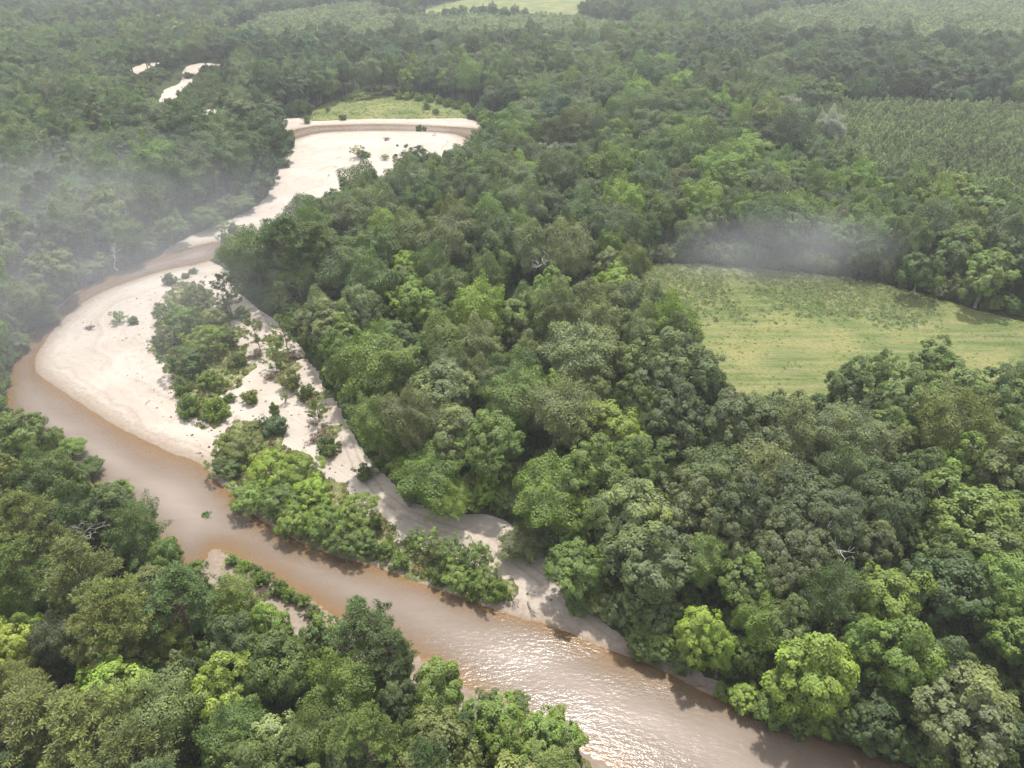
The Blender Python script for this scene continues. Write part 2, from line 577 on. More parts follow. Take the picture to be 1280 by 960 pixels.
def ground_delta(r, s, isl):
    u = np.maximum(s, r)                         # inside sand or river
    u = np.minimum(u, np.maximum(-isl, -3))      # vegetated islands stand above the sand
    up = 1.7 * sstep(0.0, 5.0, -u) + 0.05 * np.clip(-u, 0, 1)
    up = np.where(isl > -3, np.minimum(up, 0.3 * sstep(0, 2.0, isl) + 0.05), up)
    return np.where(u > 0, -0.6 * sstep(0.0, 2.5, u) - 0.02, up)


# ground
gx = axis(-330, 240, 1.5, -XMAX, XMAX)
gy = axis(34, 640, 1.5, -60, YMAX)
GX, GY = np.meshgrid(gx, gy)
gr, gs, gi = fields(GX, GY)
GZ = sand_height(gr, GX, GY) + ground_delta(gr, gs, gi)
FLAT = sstep(120, 700, np.hypot(np.maximum(np.abs(GX) - 330, 0), np.maximum(GY - 640, 0)))
GZ = GZ * (1 - FLAT) + 2.6 * FLAT
ny, nx = GX.shape


def grid_faces(ny, nx, keep=None):
    i = np.arange(ny * nx).reshape(ny, nx)
    q = np.stack([i[:-1, :-1], i[:-1, 1:], i[1:, 1:], i[1:, :-1]], -1)
    if keep is not None:
        k = keep[:-1, :-1] | keep[:-1, 1:] | keep[1:, 1:] | keep[1:, :-1]
        q = q[k]
    return q.reshape(-1, 4)


def compact(V, Fi, *extra):
    used = np.unique(Fi)
    remap = np.full(len(V), -1)
    remap[used] = np.arange(len(used))
    return V[used], remap[Fi], [e[used] for e in extra]


me = new_mesh('ground', np.stack([GX, GY, GZ], -1).reshape(-1, 3), grid_faces(ny, nx), 4, [ground_mat()], True,
              {'scrub': sstep(-0.5, 1.0, gi).ravel()})
link('ground', me, kind='structure')


def gh(x, y):
    """ground height at a point"""
    x, y = np.atleast_1d(np.asarray(x, float)), np.atleast_1d(np.asarray(y, float))
    r, s, i = fields(x, y)
    hs = sand_height(r, x, y)
    return hs + np.maximum(ground_delta(r, s, i), 0)


def sheet(name, polys, margin, step, zfun, material, keepfun, attrs):
    allp = np.concatenate(polys)
    lo, hi = allp.min(0) - margin, allp.max(0) + margin
    lo[1] = max(lo[1], 36)
    lo[0], hi[0] = max(lo[0], -330), min(hi[0], 240)
    X, Y = np.meshgrid(np.arange(lo[0], hi[0], step), np.arange(lo[1], hi[1], step))
    r, s, isl = fields(X, Y)
    keep = keepfun(X, Y, r, s, isl)
    Z = zfun(X, Y, r, s, isl)
    V = np.stack([X, Y, Z], -1).reshape(-1, 3)
    Fi = grid_faces(*X.shape, keep)
    ex = [a(X, Y, r, s, isl).ravel() for a in attrs.values()]
    V, Fi, ex = compact(V, Fi, *ex)
    return link(name, new_mesh(name, V, Fi, 4, [material], True, dict(zip(attrs.keys(), ex))), kind='structure')


M_SAND = sand_mat()
TRACK = np.array([at(*p)[:2] for p in ((290, 335), (312, 362), (340, 392), (378, 436), (404, 482), (428, 540), (446, 582), (474, 618), (505, 642), (550, 660), (605, 676), (655, 708), (705, 748), (770, 795))])


def rut_dist(X, Y, r=None, s=None, i=None):
    d = np.full(X.shape, 1e9)
    for a, b in zip(TRACK[:-1], TRACK[1:]):
        t = np.clip(((X - a[0]) * (b - a)[0] + (Y - a[1]) * (b - a)[1]) / ((b - a) ** 2).sum(), 0, 1)
        d = np.minimum(d, np.hypot(X - a[0] - t * (b - a)[0], Y - a[1] - t * (b - a)[1]))
    return d



shf = lambda X, Y, r, s, i: sand_height(r, X, Y)
sheet('sand_bar', [SAND, SPIT, SAND2, RIVER, RIVER2], 6, 1.0, shf, M_SAND,
      lambda X, Y, r, s, i: np.maximum(s, r) > -2.0,
      {'height': shf, 'along': lambda X, Y, r, s, i: -r, 'rut': rut_dist})
sheet('far_sand_bar', FARSAND, 6, 1.5, lambda X, Y, r, s, i: sand_height(r, X, Y), M_SAND,
      lambda X, Y, r, s, i: np.maximum.reduce([sdf(p, X, Y) for p in FARSAND]) > -3,
      {'height': shf, 'along': lambda X, Y, r, s, i: -r, 'rut': rut_dist})
sheet('river_water', [RIVER, RIVER2], 4, 1.0, lambda X, Y, r, s, i: 0 * X, water_mat(),
      lambda X, Y, r, s, i: r > -2.5,
      {'depth': lambda X, Y, r, s, i: np.maximum(-sand_height(r, X, Y), 0)})
M_MEADOW = meadow_mat()


def turf(name, P, step=1.5):
    lo, hi = P.min(0) - 5, P.max(0) + 5
    X, Y = np.meshgrid(np.arange(lo[0], hi[0], step), np.arange(lo[1], hi[1], step))
    d = sdf(P, X, Y) + (fbm(X, Y, 8, 77) - 0.5) * 3
    Z = gh(X.ravel(), Y.ravel()).reshape(X.shape)
    fl = sstep(120, 700, np.hypot(np.maximum(np.abs(X) - 330, 0), np.maximum(Y - 640, 0)))
    Z = Z * (1 - fl) + 2.6 * fl + 0.18 * np.clip(d, -2, 1.2)
    Fi = grid_faces(*X.shape, d > -2)
    V, Fi, _ = compact(np.stack([X, Y, Z], -1).reshape(-1, 3), Fi)
    link(name, new_mesh(name, V, Fi, 4, [M_MEADOW], True), kind='structure')


turf('meadow', MEADOW)
turf('riverside_grassland', MEADOW2)
turf('clearing', CLEAR)
turf('far_field', FARFIELD, 6.0)

# ------------------------------------------------------------------ plants: mesh builders


def unit(v):
    return v / (np.linalg.norm(v, axis=-1, keepdims=True) + 1e-9)


def quads(P, Nn, su, sv, rng, T=None):
    n = len(P)
    if T is None:
        T = rng.normal(size=(n, 3))
    U = unit(np.cross(Nn, T))
    W = unit(np.cross(Nn, U))
    U, W = U * (np.asarray(su).reshape(-1, 1) * 0.5), W * (np.asarray(sv).reshape(-1, 1) * 0.5)
    V = np.stack([P - U, P - W, P + U, P + W], 1).reshape(-1, 3)
    return V, np.arange(4 * n).reshape(n, 4)


def tube(path, radii, sides=6):
    path = np.asarray(path, float)
    n = len(path)
    T = unit(np.gradient(path, axis=0))
    ref = np.where(np.abs(T[:, 2:3]) > 0.9, np.array([[1.0, 0, 0]]), np.array([[0, 0, 1.0]]))
    U = unit(np.cross(T, ref))
    W = np.cross(T, U)
    a = np.linspace(0, 2 * np.pi, sides, endpoint=False)
    ring = path[:, None, :] + np.asarray(radii)[:, None, None] * (np.cos(a)[None, :, None] * U[:, None] + np.sin(a)[None, :, None] * W[:, None])
    V = ring.reshape(-1, 3)
    i = np.arange(n * sides).reshape(n, sides)
    j = np.roll(i, -1, 1)
    Fi = np.stack([i[:-1], j[:-1], j[1:], i[1:]], -1).reshape(-1, 4)
    cap = np.stack([i[-1], i[-1][::-1], i[-1], i[-1]], -1)[:0]
    return V, Fi


def joinm(parts):
    Vs, Fs, o = [], [], 0
    for V, Fi in parts:
        Vs.append(V)
        Fs.append(Fi + o)
        o += len(V)
    return np.concatenate(Vs), np.concatenate(Fs)


def limb(a, b, r0, r1, rng, sag=0.12, n=5):
    t = np.linspace(0, 1, n)[:, None]
    L = np.linalg.norm(b - a)
    p = a * (1 - t) + b * t + rng.normal(size=3) * L * 0.06 * np.sin(np.pi * t) + np.array([0, 0, 1]) * L * sag * np.sin(np.pi * t) * -1
    return tube(p, np.linspace(r0, r1, n), 5)


def fib(n, rng, zlo, zhi=1.0):
    k = np.arange(n) + 0.5
    z = zhi - (zhi - zlo) * k / n
    ph = k * 2.399963 + rng.uniform(0, 6.28)
    z = np.clip(z + rng.normal(size=n) * 0.10, -1, 1)
    ph = ph + rng.normal(size=n) * 0.25
    q = np.sqrt(1 - z * z)
    return np.stack([q * np.cos(ph), q * np.sin(ph), z], -1)


class Plant:
    """crown and trunk meshes of one variant, with the radius and the height of its crown's middle"""
    def __init__(self, kind, crown, trunk, R, H, zc):
        self.kind, self.crown, self.trunk, self.R, self.H, self.zc = kind, crown, trunk, R, H, zc


def crown_mesh(name, V, Fi, lv, hv, m):
    return new_mesh(name, V, Fi, 4, [m], False, None, {'lv': lv, 'hv': hv})


def broadleaf(seed, R=5.0, Ht=14.0, flat=0.85, nl=46, lrel=0.30, nleaf=23000, leaf=0.29, aspect=0.75, low=-0.88, jag=0.25, droop=0.0, wout=0.35, wsub=0.75, kind='broadleaf'):
    rng = np.random.default_rng(seed)
    Rz = R * flat
    C = np.array([0, 0, Ht - Rz])
    dirs = fib(nl, rng, low)
    hull = np.array([R, R, Rz])
    ang = np.arctan2(dirs[:, 1], dirs[:, 0])
    lump = 1 + jag * (np.sin(ang * 2 + rng.uniform(0, 6)) * 0.4 + np.sin(ang * 3 + rng.uniform(0, 6)) * 0.35 + rng.normal(size=nl) * 0.35)
    lr = lrel * R * rng.uniform(0.65, 1.3, nl)
    lc = C + dirs * hull * (0.86 * lump * (1 - 0.55 * lrel))[:, None]
    lc[:, 2] -= droop * np.hypot(lc[:, 0], lc[:, 1]) * 0.3
    nin = nl // 4
    lc = np.concatenate([lc, C + unit(rng.normal(size=(nin, 3))) * hull * 0.42])
    lr = np.concatenate([lr, lrel * R * rng.uniform(0.9, 1.4, nin)])
    out = unit(lc - C)
    nsub = 9
    sub = unit(rng.normal(size=(len(lc), nsub, 3)) + 0.7 * out[:, None] + np.array([0, 0, 0.55]))
    srad = rng.uniform(0.3, 0.55, (len(lc), nsub))
    w = lr ** 2
    w[nl:] *= 0.45
    li = rng.choice(len(lc), nleaf, p=w / w.sum())
    si = rng.integers(0, nsub, nleaf)
    s_dir = sub[li, si]
    sc = lc[li] + s_dir * lr[li][:, None] * 0.72
    d2 = unit(rng.normal(size=(nleaf, 3)) + 0.6 * s_dir + np.array([0, 0, 0.25]))
    P = sc + d2 * (lr[li] * srad[li, si] * rng.random(nleaf) ** 0.45)[:, None]
    P[:, 2] = np.maximum(P[:, 2], 0.15)
    Nn = unit(d2 * 0.8 + wsub * s_dir + wout * out[li] + np.array([0, 0, 0.5]) + rng.normal(size=(nleaf, 3)) * 0.34)
    sz = leaf * rng.uniform(0.65, 1.35, nleaf)
    V, Fi = quads(P, Nn, sz, sz * aspect, rng)
    lobe_r, sub_r = rng.normal(size=len(lc)), rng.normal(size=(len(lc), nsub))
    lv = np.clip(1 + 0.10 * lobe_r[li] + 0.10 * sub_r[li, si] + 0.16 * rng.normal(size=nleaf), 0.5, 1.7)
    hv = np.clip(0.4 + 0.25 * rng.normal(size=len(lc))[li] + 0.2 * rng.normal(size=nleaf), 0, 1)
    cm = crown_mesh(kind + '_crown', V, Fi, lv, hv, M_LEAF)
    # trunk and limbs
    top = C + np.array([rng.normal() * 0.3, rng.normal() * 0.3, Rz * 0.25])
    t = np.linspace(0, 1, 7)[:, None]
    path = np.array([0, 0, -0.6]) * (1 - t) + top * t + np.concatenate([rng.normal(size=(7, 2)) * 0.12, np.zeros((7, 1))], 1) * (t > 0.1)
    r0 = 0.055 * R
    parts = [tube(path, r0 * np.array([1.5, 1.05, 0.92, 0.8, 0.65, 0.45, 0.2]), 8)]
    for q in rng.choice(nl, 12, replace=False):
        a = path[rng.integers(3, 6)]
        parts.append(limb(a, lc[q], r0 * 0.42, r0 * 0.1, rng, 0.05))
    TV, TF = joinm(parts)
    tm = new_mesh(kind + '_trunk', TV, TF, 4, [M_BARK], True)
    return Plant(kind, cm, tm, R, Ht, C[2])


def dome(seed, R=7.0, Ht=18.0, flat=0.95, nb=70, amp=0.20, nleaf=26000, leaf=0.42, lump=0.18, low=-0.8, kind='broadleaf'):
    """an even rounded crown: fine leaves over a softly billowing surface"""
    rng = np.random.default_rng(seed)
    Rz = R * flat
    C = np.array([0, 0, Ht - Rz])
    d = unit(rng.normal(size=(int(nleaf * 1.25), 3)))
    d = d[d[:, 2] > low][:nleaf]
    n = len(d)
    bc = np.concatenate([fib(nb, rng, low), unit(rng.normal(size=(9, 3)))])
    ba = np.concatenate([amp * rng.uniform(0.5, 1.3, nb), lump * rng.normal(size=9) * 0.8])
    bw = np.concatenate([rng.uniform(0.5, 1.3, nb) * 1.6 / nb, np.full(9, 0.35)])
    r, g = np.full(n, 0.72), np.zeros((n, 3))
    brr, bid = np.zeros(n), np.zeros(n, int)
    for k in range(len(bc)):
        dt = d @ bc[k]
        e = ba[k] * np.exp((dt - 1) / bw[k])
        r += e
        g += (e / bw[k])[:, None] * (bc[k] - dt[:, None] * d)
        if k < nb:
            m = e > brr
            bid[m], brr[m] = k, e[m]
    sc_ = 0.88 / r.mean()
    r, g = r * sc_, g * sc_
    deep = rng.exponential(0.05, n)
    P = C + d * np.array([R, R, Rz]) * (r - np.minimum(deep, 0.4))[:, None] + rng.normal(size=(n, 3)) * 0.035 * R
    P[:, 2] = np.maximum(P[:, 2], 0.2)
    Nn = unit(unit(d * 1.0 - 0.75 * g) + np.array([0, 0, 0.25]) + rng.normal(size=(n, 3)) * 0.36)
    sz = leaf * rng.uniform(0.6, 1.35, n)
    V, Fi = quads(P, Nn, sz, sz * 0.7, rng)
    br, bh = rng.normal(size=nb), rng.normal(size=nb)
    lv = np.clip(1 + 0.09 * br[bid] + 0.17 * rng.normal(size=n), 0.5, 1.7)
    hv = np.clip(0.4 + 0.2 * bh[bid] + 0.2 * rng.normal(size=n), 0, 1)
    cm = crown_mesh(kind + '_crown', V, Fi, lv, hv, M_LEAF)
    r0 = 0.05 * R
    path = np.stack([rng.normal(size=6) * 0.1, rng.normal(size=6) * 0.1, np.linspace(-0.6, Ht - Rz * 0.7, 6)], -1)
    parts = [tube(path, r0 * np.array([1.4, 1.0, 0.9, 0.75, 0.6, 0.35]), 8)]
    for k in rng.choice(nb, 12, replace=False):
        parts.append(limb(path[rng.integers(3, 6)], C + bc[k] * np.array([R, R, Rz]) * 0.8, r0 * 0.4, r0 * 0.1, rng, 0.04))
    TV, TF = joinm(parts)
    return Plant(kind, cm, new_mesh(kind + '_trunk', TV, TF, 4, [M_BARK], True), R, Ht, C[2])


def pine(seed, R=3.6, Ht=20.0, base=0.42, levels=11, per=6, ntuft=7, need=38, tr=0.68, nl=0.40, nw=0.11, up=0.30, kind='pine', pw=0.75):
    rng = np.random.default_rng(seed)
    tz = np.linspace(0, 1, 9)[:, None]
    lean = rng.normal(size=2) * 0.5
    path = np.concatenate([lean * tz ** 2, tz * Ht - 0.4 * (1 - tz)], 1)
    r0 = 0.0125 * Ht
    parts = [tube(path, r0 * np.linspace(1.25, 0.12, 9), 7)]
    TP, TI, TD = [], [], []
    for k in range(levels):
        t = (k + 0.5) / levels
        z = Ht * (base + (1 - base) * t) - 0.4
        L = R * (math.sin(math.pi * min(1, 0.28 + 0.72 * t)) ** pw) * 1.0
        L = max(L, 0.12 * R)
        for j in range(per):
            a = rng.uniform(0, 2 * math.pi)
            zz = z + rng.normal() * Ht * 0.012
            l = L * rng.uniform(0.65, 1.15)
            sl_ = up + 0.45 * t + rng.normal() * 0.12
            p0 = np.array([lean[0] * (zz / Ht) ** 2, lean[1] * (zz / Ht) ** 2, zz])
            p1 = p0 + np.array([math.cos(a) * l, math.sin(a) * l, l * sl_])
            parts.append(limb(p0, p1, r0 * 0.28, r0 * 0.06, rng, 0.06, 4))
            for q in range(ntuft):
                f = 1 - 0.62 * (q / ntuft) ** 1.1
                c = p0 * (1 - f) + p1 * f + rng.normal(size=3) * np.array([.42, .42, .22]) * tr * 1.1
                TP.append(c)
                TI.append(k)
                TD.append((math.cos(a) * 0.5, math.sin(a) * 0.5, 0.6))
    TP.append(np.array([lean[0], lean[1], Ht]))
    TI.append(levels)
    TD.append((0, 0, 1))
    TP, TD = np.array(TP), np.array(TD)
    nt = len(TP)
    n = nt * need
    ti = np.repeat(np.arange(nt), need)
    d = unit(rng.normal(size=(n, 3)) + 0.8 * TD[ti])
    trad = tr * rng.uniform(0.7, 1.25, nt)
    P = TP[ti] + d * (trad[ti] * rng.uniform(0.35, 0.8, n))[:, None]
    Nn = unit(np.cross(d, rng.normal(size=(n, 3))) + np.array([0, 0, 0.6]))
    V, Fi = quads(P, Nn, nl * rng.uniform(0.7, 1.3, n), nw * rng.uniform(0.7, 1.3, n), rng, np.cross(Nn, d) * 1.0)
    lv = np.clip(1 + 0.14 * rng.normal(size=nt)[ti] + 0.16 * rng.normal(size=n), 0.5, 1.7)
    hv = np.clip(0.35 + 0.2 * rng.normal(size=nt)[ti] + 0.2 * rng.normal(size=n), 0, 1)
    cm = crown_mesh(kind + '_crown', V, Fi, lv, hv, M_NEEDLE)
    TV, TF = joinm(parts)
    tm = new_mesh(kind + '_trunk', TV, TF, 4, [M_PINEBARK], True)
    return Plant(kind, cm, tm, R, Ht, Ht * (base + 1) / 2 + 0.6)


def bush(seed, R=2.2, Ht=3.2, stems=14, nleaf=5500, leaf=0.26, aspect=0.45, open_=0.0, kind='bush'):
    rng = np.random.default_rng(seed)
    parts, C, Rr, D = [], [], [], []
    for k in range(stems):
        a = rng.uniform(0, 6.283)
        e = rng.uniform(0, 1) ** 0.6
        tip = np.array([math.cos(a) * R * 0.85 * e, math.sin(a) * R * 0.85 * e, Ht * (0.98 - 0.52 * e * e) * rng.uniform(0.75, 1.05)])
        b = np.array([math.cos(a) * 0.2, math.sin(a) * 0.2, -0.2])
        parts.append(limb(b, tip, 0.05 * R * 0.6, 0.012 * R, rng, -0.05))
        for q in range(7):
            f = rng.uniform(0.25 + open_, 1.0)
            C.append(b * (1 - f) + tip * f + rng.normal(size=3) * 0.14 * R)
            Rr.append(R * rng.uniform(0.13, 0.25))
            D.append(unit(np.array([math.cos(a) * 0.6, math.sin(a) * 0.6, 0.8])))
    C, Rr, D = np.array(C), np.array(Rr), np.array(D)
    li = rng.choice(len(C), nleaf, p=Rr ** 2 / (Rr ** 2).sum())
    d = unit(rng.normal(size=(nleaf, 3)) + 0.6 * D[li])
    P = C[li] + d * (Rr[li] * rng.random(nleaf) ** 0.4)[:, None]
    P[:, 2] = np.maximum(P[:, 2], 0.05)
    Nn = unit(d + np.array([0, 0, 0.5]) + rng.normal(size=(nleaf, 3)) * 0.6)
    sz = leaf * rng.uniform(0.7, 1.4, nleaf)
    V, Fi = quads(P, Nn, sz, sz * aspect, rng)
    lv = np.clip(1 + 0.12 * rng.normal(size=len(C))[li] + 0.16 * rng.normal(size=nleaf), 0.5, 1.7)
    hv = np.clip(0.4 + 0.25 * rng.normal(size=len(C))[li] + 0.2 * rng.normal(size=nleaf), 0, 1)
    cm = crown_mesh(kind + '_foliage', V, Fi, lv, hv, M_LEAF)
    TV, TF = joinm(parts)
    tm = new_mesh(kind + '_stems', TV, TF, 4, [M_BARK], True)
    return Plant(kind, cm, tm, R, Ht, Ht * 0.5)


def tuft(seed, R=0.6, Ht=0.7, n=60, kind='tuft', w=0.09):
    rng = np.random.default_rng(seed)
    a = rng.uniform(0, 6.283, n)
    rr = R * np.sqrt(rng.random(n))
    tip = np.stack([np.cos(a) * rr, np.sin(a) * rr, Ht * rng.uniform(0.4, 1.0, n)], -1)
    P = tip * np.array([0.8, 0.8, 0.6])
    Nn = unit(np.stack([np.cos(a), np.sin(a), rng.uniform(0.2, 1.0, n)], -1) + rng.normal(size=(n, 3)) * 0.4)
    V, Fi = quads(P, Nn, Ht * rng.uniform(0.5, 0.9, n), w * rng.uniform(1, 3, n), rng, np.cross(Nn, np.array([0.05, 0, 1.0])))
    V[:, 2] = np.maximum(V[:, 2], 0.0)
    lv = np.clip(1 + 0.2 * rng.normal(size=n), 0.5, 1.6)
    return Plant(kind, crown_mesh(kind, V, Fi, lv, np.clip(0.4 + 0.3 * rng.normal(size=n), 0, 1), M_LEAF), None, R, Ht, Ht / 2)


def deadwood(seed, Ht=12.0, spread=3.2, r0=0.28, depth=4, sides=5):
    rng = np.random.default_rng(seed)
    parts = []

    def grow(p, d, L, r, k):
        q = p + d * L
        parts.append(limb(p, q, r, r * 0.6, rng, 0.0, 4))
        if k == 0:
            return
        for _ in range(rng.integers(2, 4)):
            nd = unit(d + rng.normal(size=3) * 0.55 + np.array([0, 0, 0.12]))
            grow(q, nd, L * rng.uniform(0.5, 0.75), r * 0.55, k - 1)
            if rng.random() < 0.5:
                m = p + d * L * rng.uniform(0.5, 0.9)
                nd = unit(d * 0.4 + rng.normal(size=3) * 0.8 + np.array([0, 0, 0.2]))
                grow(m, nd, L * rng.uniform(0.35, 0.6), r * 0.4, max(0, k - 2))
    grow(np.array([0, 0, -0.4]), unit(np.array([rng.normal() * 0.05, rng.normal() * 0.05, 1.0])), Ht * 0.42, r0, depth)
    V, Fi = joinm(parts)
    return new_mesh('dead_wood', V, Fi, 4, [M_DEAD], True)


EDGE = [broadleaf(161, R=3.4, Ht=7.0, flat=1.0, nl=44, lrel=0.30, nleaf=15000, low=-0.97, jag=0.35), broadleaf(162, R=3.4, Ht=8.0, flat=1.15, nl=44, lrel=0.29, nleaf=15000, low=-0.97, jag=0.4)]
BROAD = [broadleaf(101, flat=1.1), broadleaf(102, flat=1.22, nl=56, lrel=0.27), broadleaf(103, flat=1.05, nl=44, lrel=0.34),
         broadleaf(104, Ht=15, flat=1.15, nl=56, lrel=0.26, jag=0.3), broadleaf(105, flat=1.1, nl=60, lrel=0.23, leaf=0.27, nleaf=24000),
         broadleaf(106, Ht=16, flat=1.3, nl=50, lrel=0.27, leaf=0.33, nleaf=17000, aspect=0.9, jag=0.35),
         broadleaf(107, Ht=15, flat=1.35, nl=34, lrel=0.30, jag=0.75, nleaf=17000), broadleaf(108, Ht=13, flat=0.95, nl=70, lrel=0.20, jag=0.6, nleaf=22000, leaf=0.26),
         broadleaf(109, Ht=16, flat=1.5, nl=30, lrel=0.33, jag=0.55, nleaf=15000, leaf=0.34)]
DOME = [dome(171, amp=0.26, lump=0.22), dome(172, flat=1.1, nb=90, Ht=19, amp=0.26, lump=0.26), dome(173, flat=0.85, amp=0.30, nb=50, lump=0.28),
        dome(174, flat=1.2, nb=70, amp=0.30, Ht=20, lump=0.34), dome(175, flat=1.0, nb=120, amp=0.22, lump=0.30), dome(176, flat=1.05, nb=60, amp=0.34, lump=0.4)]
NDOME = [dome(181, R=5, Ht=14, nb=80, amp=0.32, leaf=0.30, nleaf=26000, lump=0.32), dome(182, R=5, Ht=15, flat=1.2, nb=110, amp=0.28, leaf=0.28, nleaf=28000, lump=0.36),
         dome(183, R=5, Ht=14, flat=0.95, nb=60, amp=0.36, leaf=0.30, nleaf=26000, lump=0.42), dome(184, R=5, Ht=15, flat=1.05, nb=140, amp=0.25, leaf=0.28, nleaf=28000, lump=0.42)]
BIGOAK = [broadleaf(121, R=8.0, Ht=16, flat=0.62, nl=110, lrel=0.19, nleaf=50000, leaf=0.31), broadleaf(122, R=8.0, Ht=17, flat=0.7, nl=90, lrel=0.21, nleaf=50000, leaf=0.31)]
LUSH = [broadleaf(131, R=5, Ht=15, flat=1.2, nl=40, lrel=0.30, leaf=0.33, nleaf=19000, aspect=0.85, jag=0.45), broadleaf(132, R=5, Ht=14, flat=1.05, nl=34, lrel=0.33, leaf=0.33, nleaf=19000, aspect=0.85, jag=0.4)]
WILLOW = [broadleaf(141, R=4, Ht=7.5, flat=0.85, nl=46, lrel=0.26, leaf=0.26, nleaf=19000, aspect=0.4, low=-0.85, jag=0.35, kind='willow'),
          broadleaf(142, R=4, Ht=8.0, flat=0.95, nl=40, lrel=0.24, leaf=0.26, nleaf=16000, aspect=0.4, low=-0.8, jag=0.4, kind='willow')]
SAPL = [broadleaf(151, R=2.6, Ht=8.0, flat=1.3, nl=22, lrel=0.26, leaf=0.30, nleaf=3000, aspect=0.5, low=-0.9, jag=0.45, kind='sapling'),
        broadleaf(152, R=2.6, Ht=7.5, flat=1.2, nl=18, lrel=0.25, leaf=0.30, nleaf=2400, aspect=0.5, low=-0.9, jag=0.5, kind='sapling')]
PINES = [pine(201), pine(202, R=4.0, Ht=19, levels=10), pine(203, R=3.4, Ht=21, base=0.5, levels=9), pine(204, R=4.6, Ht=18, base=0.35, levels=11, per=7, ntuft=8)]
SPARSE = [pine(211, R=2.6, Ht=7.5, base=0.2, levels=7, per=5, ntuft=4, need=16, tr=0.42, nl=0.42, nw=0.12, up=0.22, kind='sparse_pine'),
          pine(212, R=2.8, Ht=9.5, base=0.12, levels=9, per=6, ntuft=5, need=18, tr=0.45, nl=0.42, nw=0.12, up=0.12, kind='sparse_pine', pw=0.6)]
YOUNG = [pine(221, R=1.5, Ht=8.0, base=0.12, levels=9, per=5, ntuft=3, need=10, tr=0.5, nl=0.55, nw=0.2, up=0.35, kind='young_pine', pw=0.8),
         pine(222, R=1.3, Ht=8.6, base=0.15, levels=9, per=5, ntuft=3, need=10, tr=0.5, nl=0.55, nw=0.2, up=0.4, kind='young_pine', pw=0.8)]
BUSHES = [bush(301), bush(302, Ht=2.8, stems=18), bush(303, R=2.0, Ht=4.0, open_=0.1), bush(304, R=2.2, Ht=2.4, stems=20)]
THIN = [bush(311, R=2.0, Ht=3.6, stems=9, nleaf=1300, open_=0.25)]
TUFTS = [tuft(401), tuft(402, R=0.8, Ht=0.55, n=70), tuft(403, R=0.5, Ht=1.0, n=55, w=0.12)]


def merged(p, name):
    """trunk and crown in one mesh, for the far woods"""
    if p.trunk is None:
        return p.crown
    c, t = p.crown, p.trunk
    nv = len(t.vertices)
    VT = np.empty(nv * 3, np.float32)
    t.vertices.foreach_get('co', VT)
    VC = np.empty(len(c.vertices) * 3, np.float32)
    c.vertices.foreach_get('co', VC)
    FT = np.empty(len(t.loops), np.int32)
    t.loops.foreach_get('vertex_index', FT)
    FC = np.empty(len(c.loops), np.int32)
    c.loops.foreach_get('vertex_index', FC)
    lv, hv = np.empty(len(c.polygons), np.float32), np.empty(len(c.polygons), np.float32)
    c.attributes['lv'].data.foreach_get('value', lv)
    c.attributes['hv'].data.foreach_get('value', hv)
    nt = len(FT) // 4
    z = np.zeros(nt, np.float32)
    return new_mesh(name, np.concatenate([VT.reshape(-1, 3), VC.reshape(-1, 3)]), np.concatenate([FT, FC + nv]).reshape(-1, 4), 4,
                    [t.materials[0], c.materials[0]], False, None,
                    {'lv': np.concatenate([z + 1, lv]), 'hv': np.concatenate([z, hv])},
                    np.concatenate([np.zeros(nt, int), np.ones(len(lv), int)]))


def library(name, plants):
    c = bpy.data.collections.new(name)
    for i, p in enumerate(plants):
        o = bpy.data.objects.new(f'{name}_{i:02d}', merged(p, f'{name}_mesh'))
        c.objects.link(o)
    return c


def scatter(name, lib, P, S, R, I, T, **props):
    """ONE object that scatters plants nobody could count"""
    P = np.asarray(P, np.float32)
    me = bpy.data.meshes.new(name)
    me.vertices.add(len(P))
    me.vertices.foreach_set('co', P.ravel())
    a = me.attributes.new('psize', 'FLOAT_VECTOR', 'POINT')
    a.data.foreach_set('vector', np.asarray(S, np.float32).ravel())
    a = me.attributes.new('pturn', 'FLOAT', 'POINT')
    a.data.foreach_set('value', np.asarray(R, np.float32).ravel())
    a = me.attributes.new('pick', 'INT', 'POINT')
    a.data.foreach_set('value', np.asarray(I, np.int32).ravel())
    a = me.attributes.new('tint', 'FLOAT_VECTOR', 'POINT')
    a.data.foreach_set('vector', np.asarray(T, np.float32).ravel())
    o = link(name, me, kind='stuff', **props)
    g = bpy.data.node_groups.new(name, 'GeometryNodeTree')
    g.interface.new_socket('Geometry', in_out='INPUT', socket_type='NodeSocketGeometry')
    g.interface.new_socket('Geometry', in_out='OUTPUT', socket_type='NodeSocketGeometry')
    n, l = g.nodes, g.links
    gi_, go = n.new('NodeGroupInput'), n.new('NodeGroupOutput')
    ci = n.new('GeometryNodeCollectionInfo')
    ci.inputs['Collection'].default_value = lib
    ci.inputs['Separate Children'].default_value = True
    ci.inputs['Reset Children'].default_value = True
    iop = n.new('GeometryNodeInstanceOnPoints')
    iop.inputs['Pick Instance'].default_value = True

    def named(nm, ty):
        q = n.new('GeometryNodeInputNamedAttribute')
        q.data_type = ty
        q.inputs['Name'].default_value = nm
        return q.outputs[0]
    cx = n.new('ShaderNodeCombineXYZ')
    l.new(named('pturn', 'FLOAT'), cx.inputs[2])
    l.new(gi_.outputs[0], iop.inputs['Points'])
    l.new(ci.outputs[0], iop.inputs['Instance'])
    l.new(named('pick', 'INT'), iop.inputs['Instance Index'])
    l.new(cx.outputs[0], iop.inputs['Rotation'])
    l.new(named('psize', 'FLOAT_VECTOR'), iop.inputs['Scale'])
    l.new(iop.outputs[0], go.inputs[0])
    md = o.modifiers.new('scatter', 'NODES')
    md.node_group = g
    return o

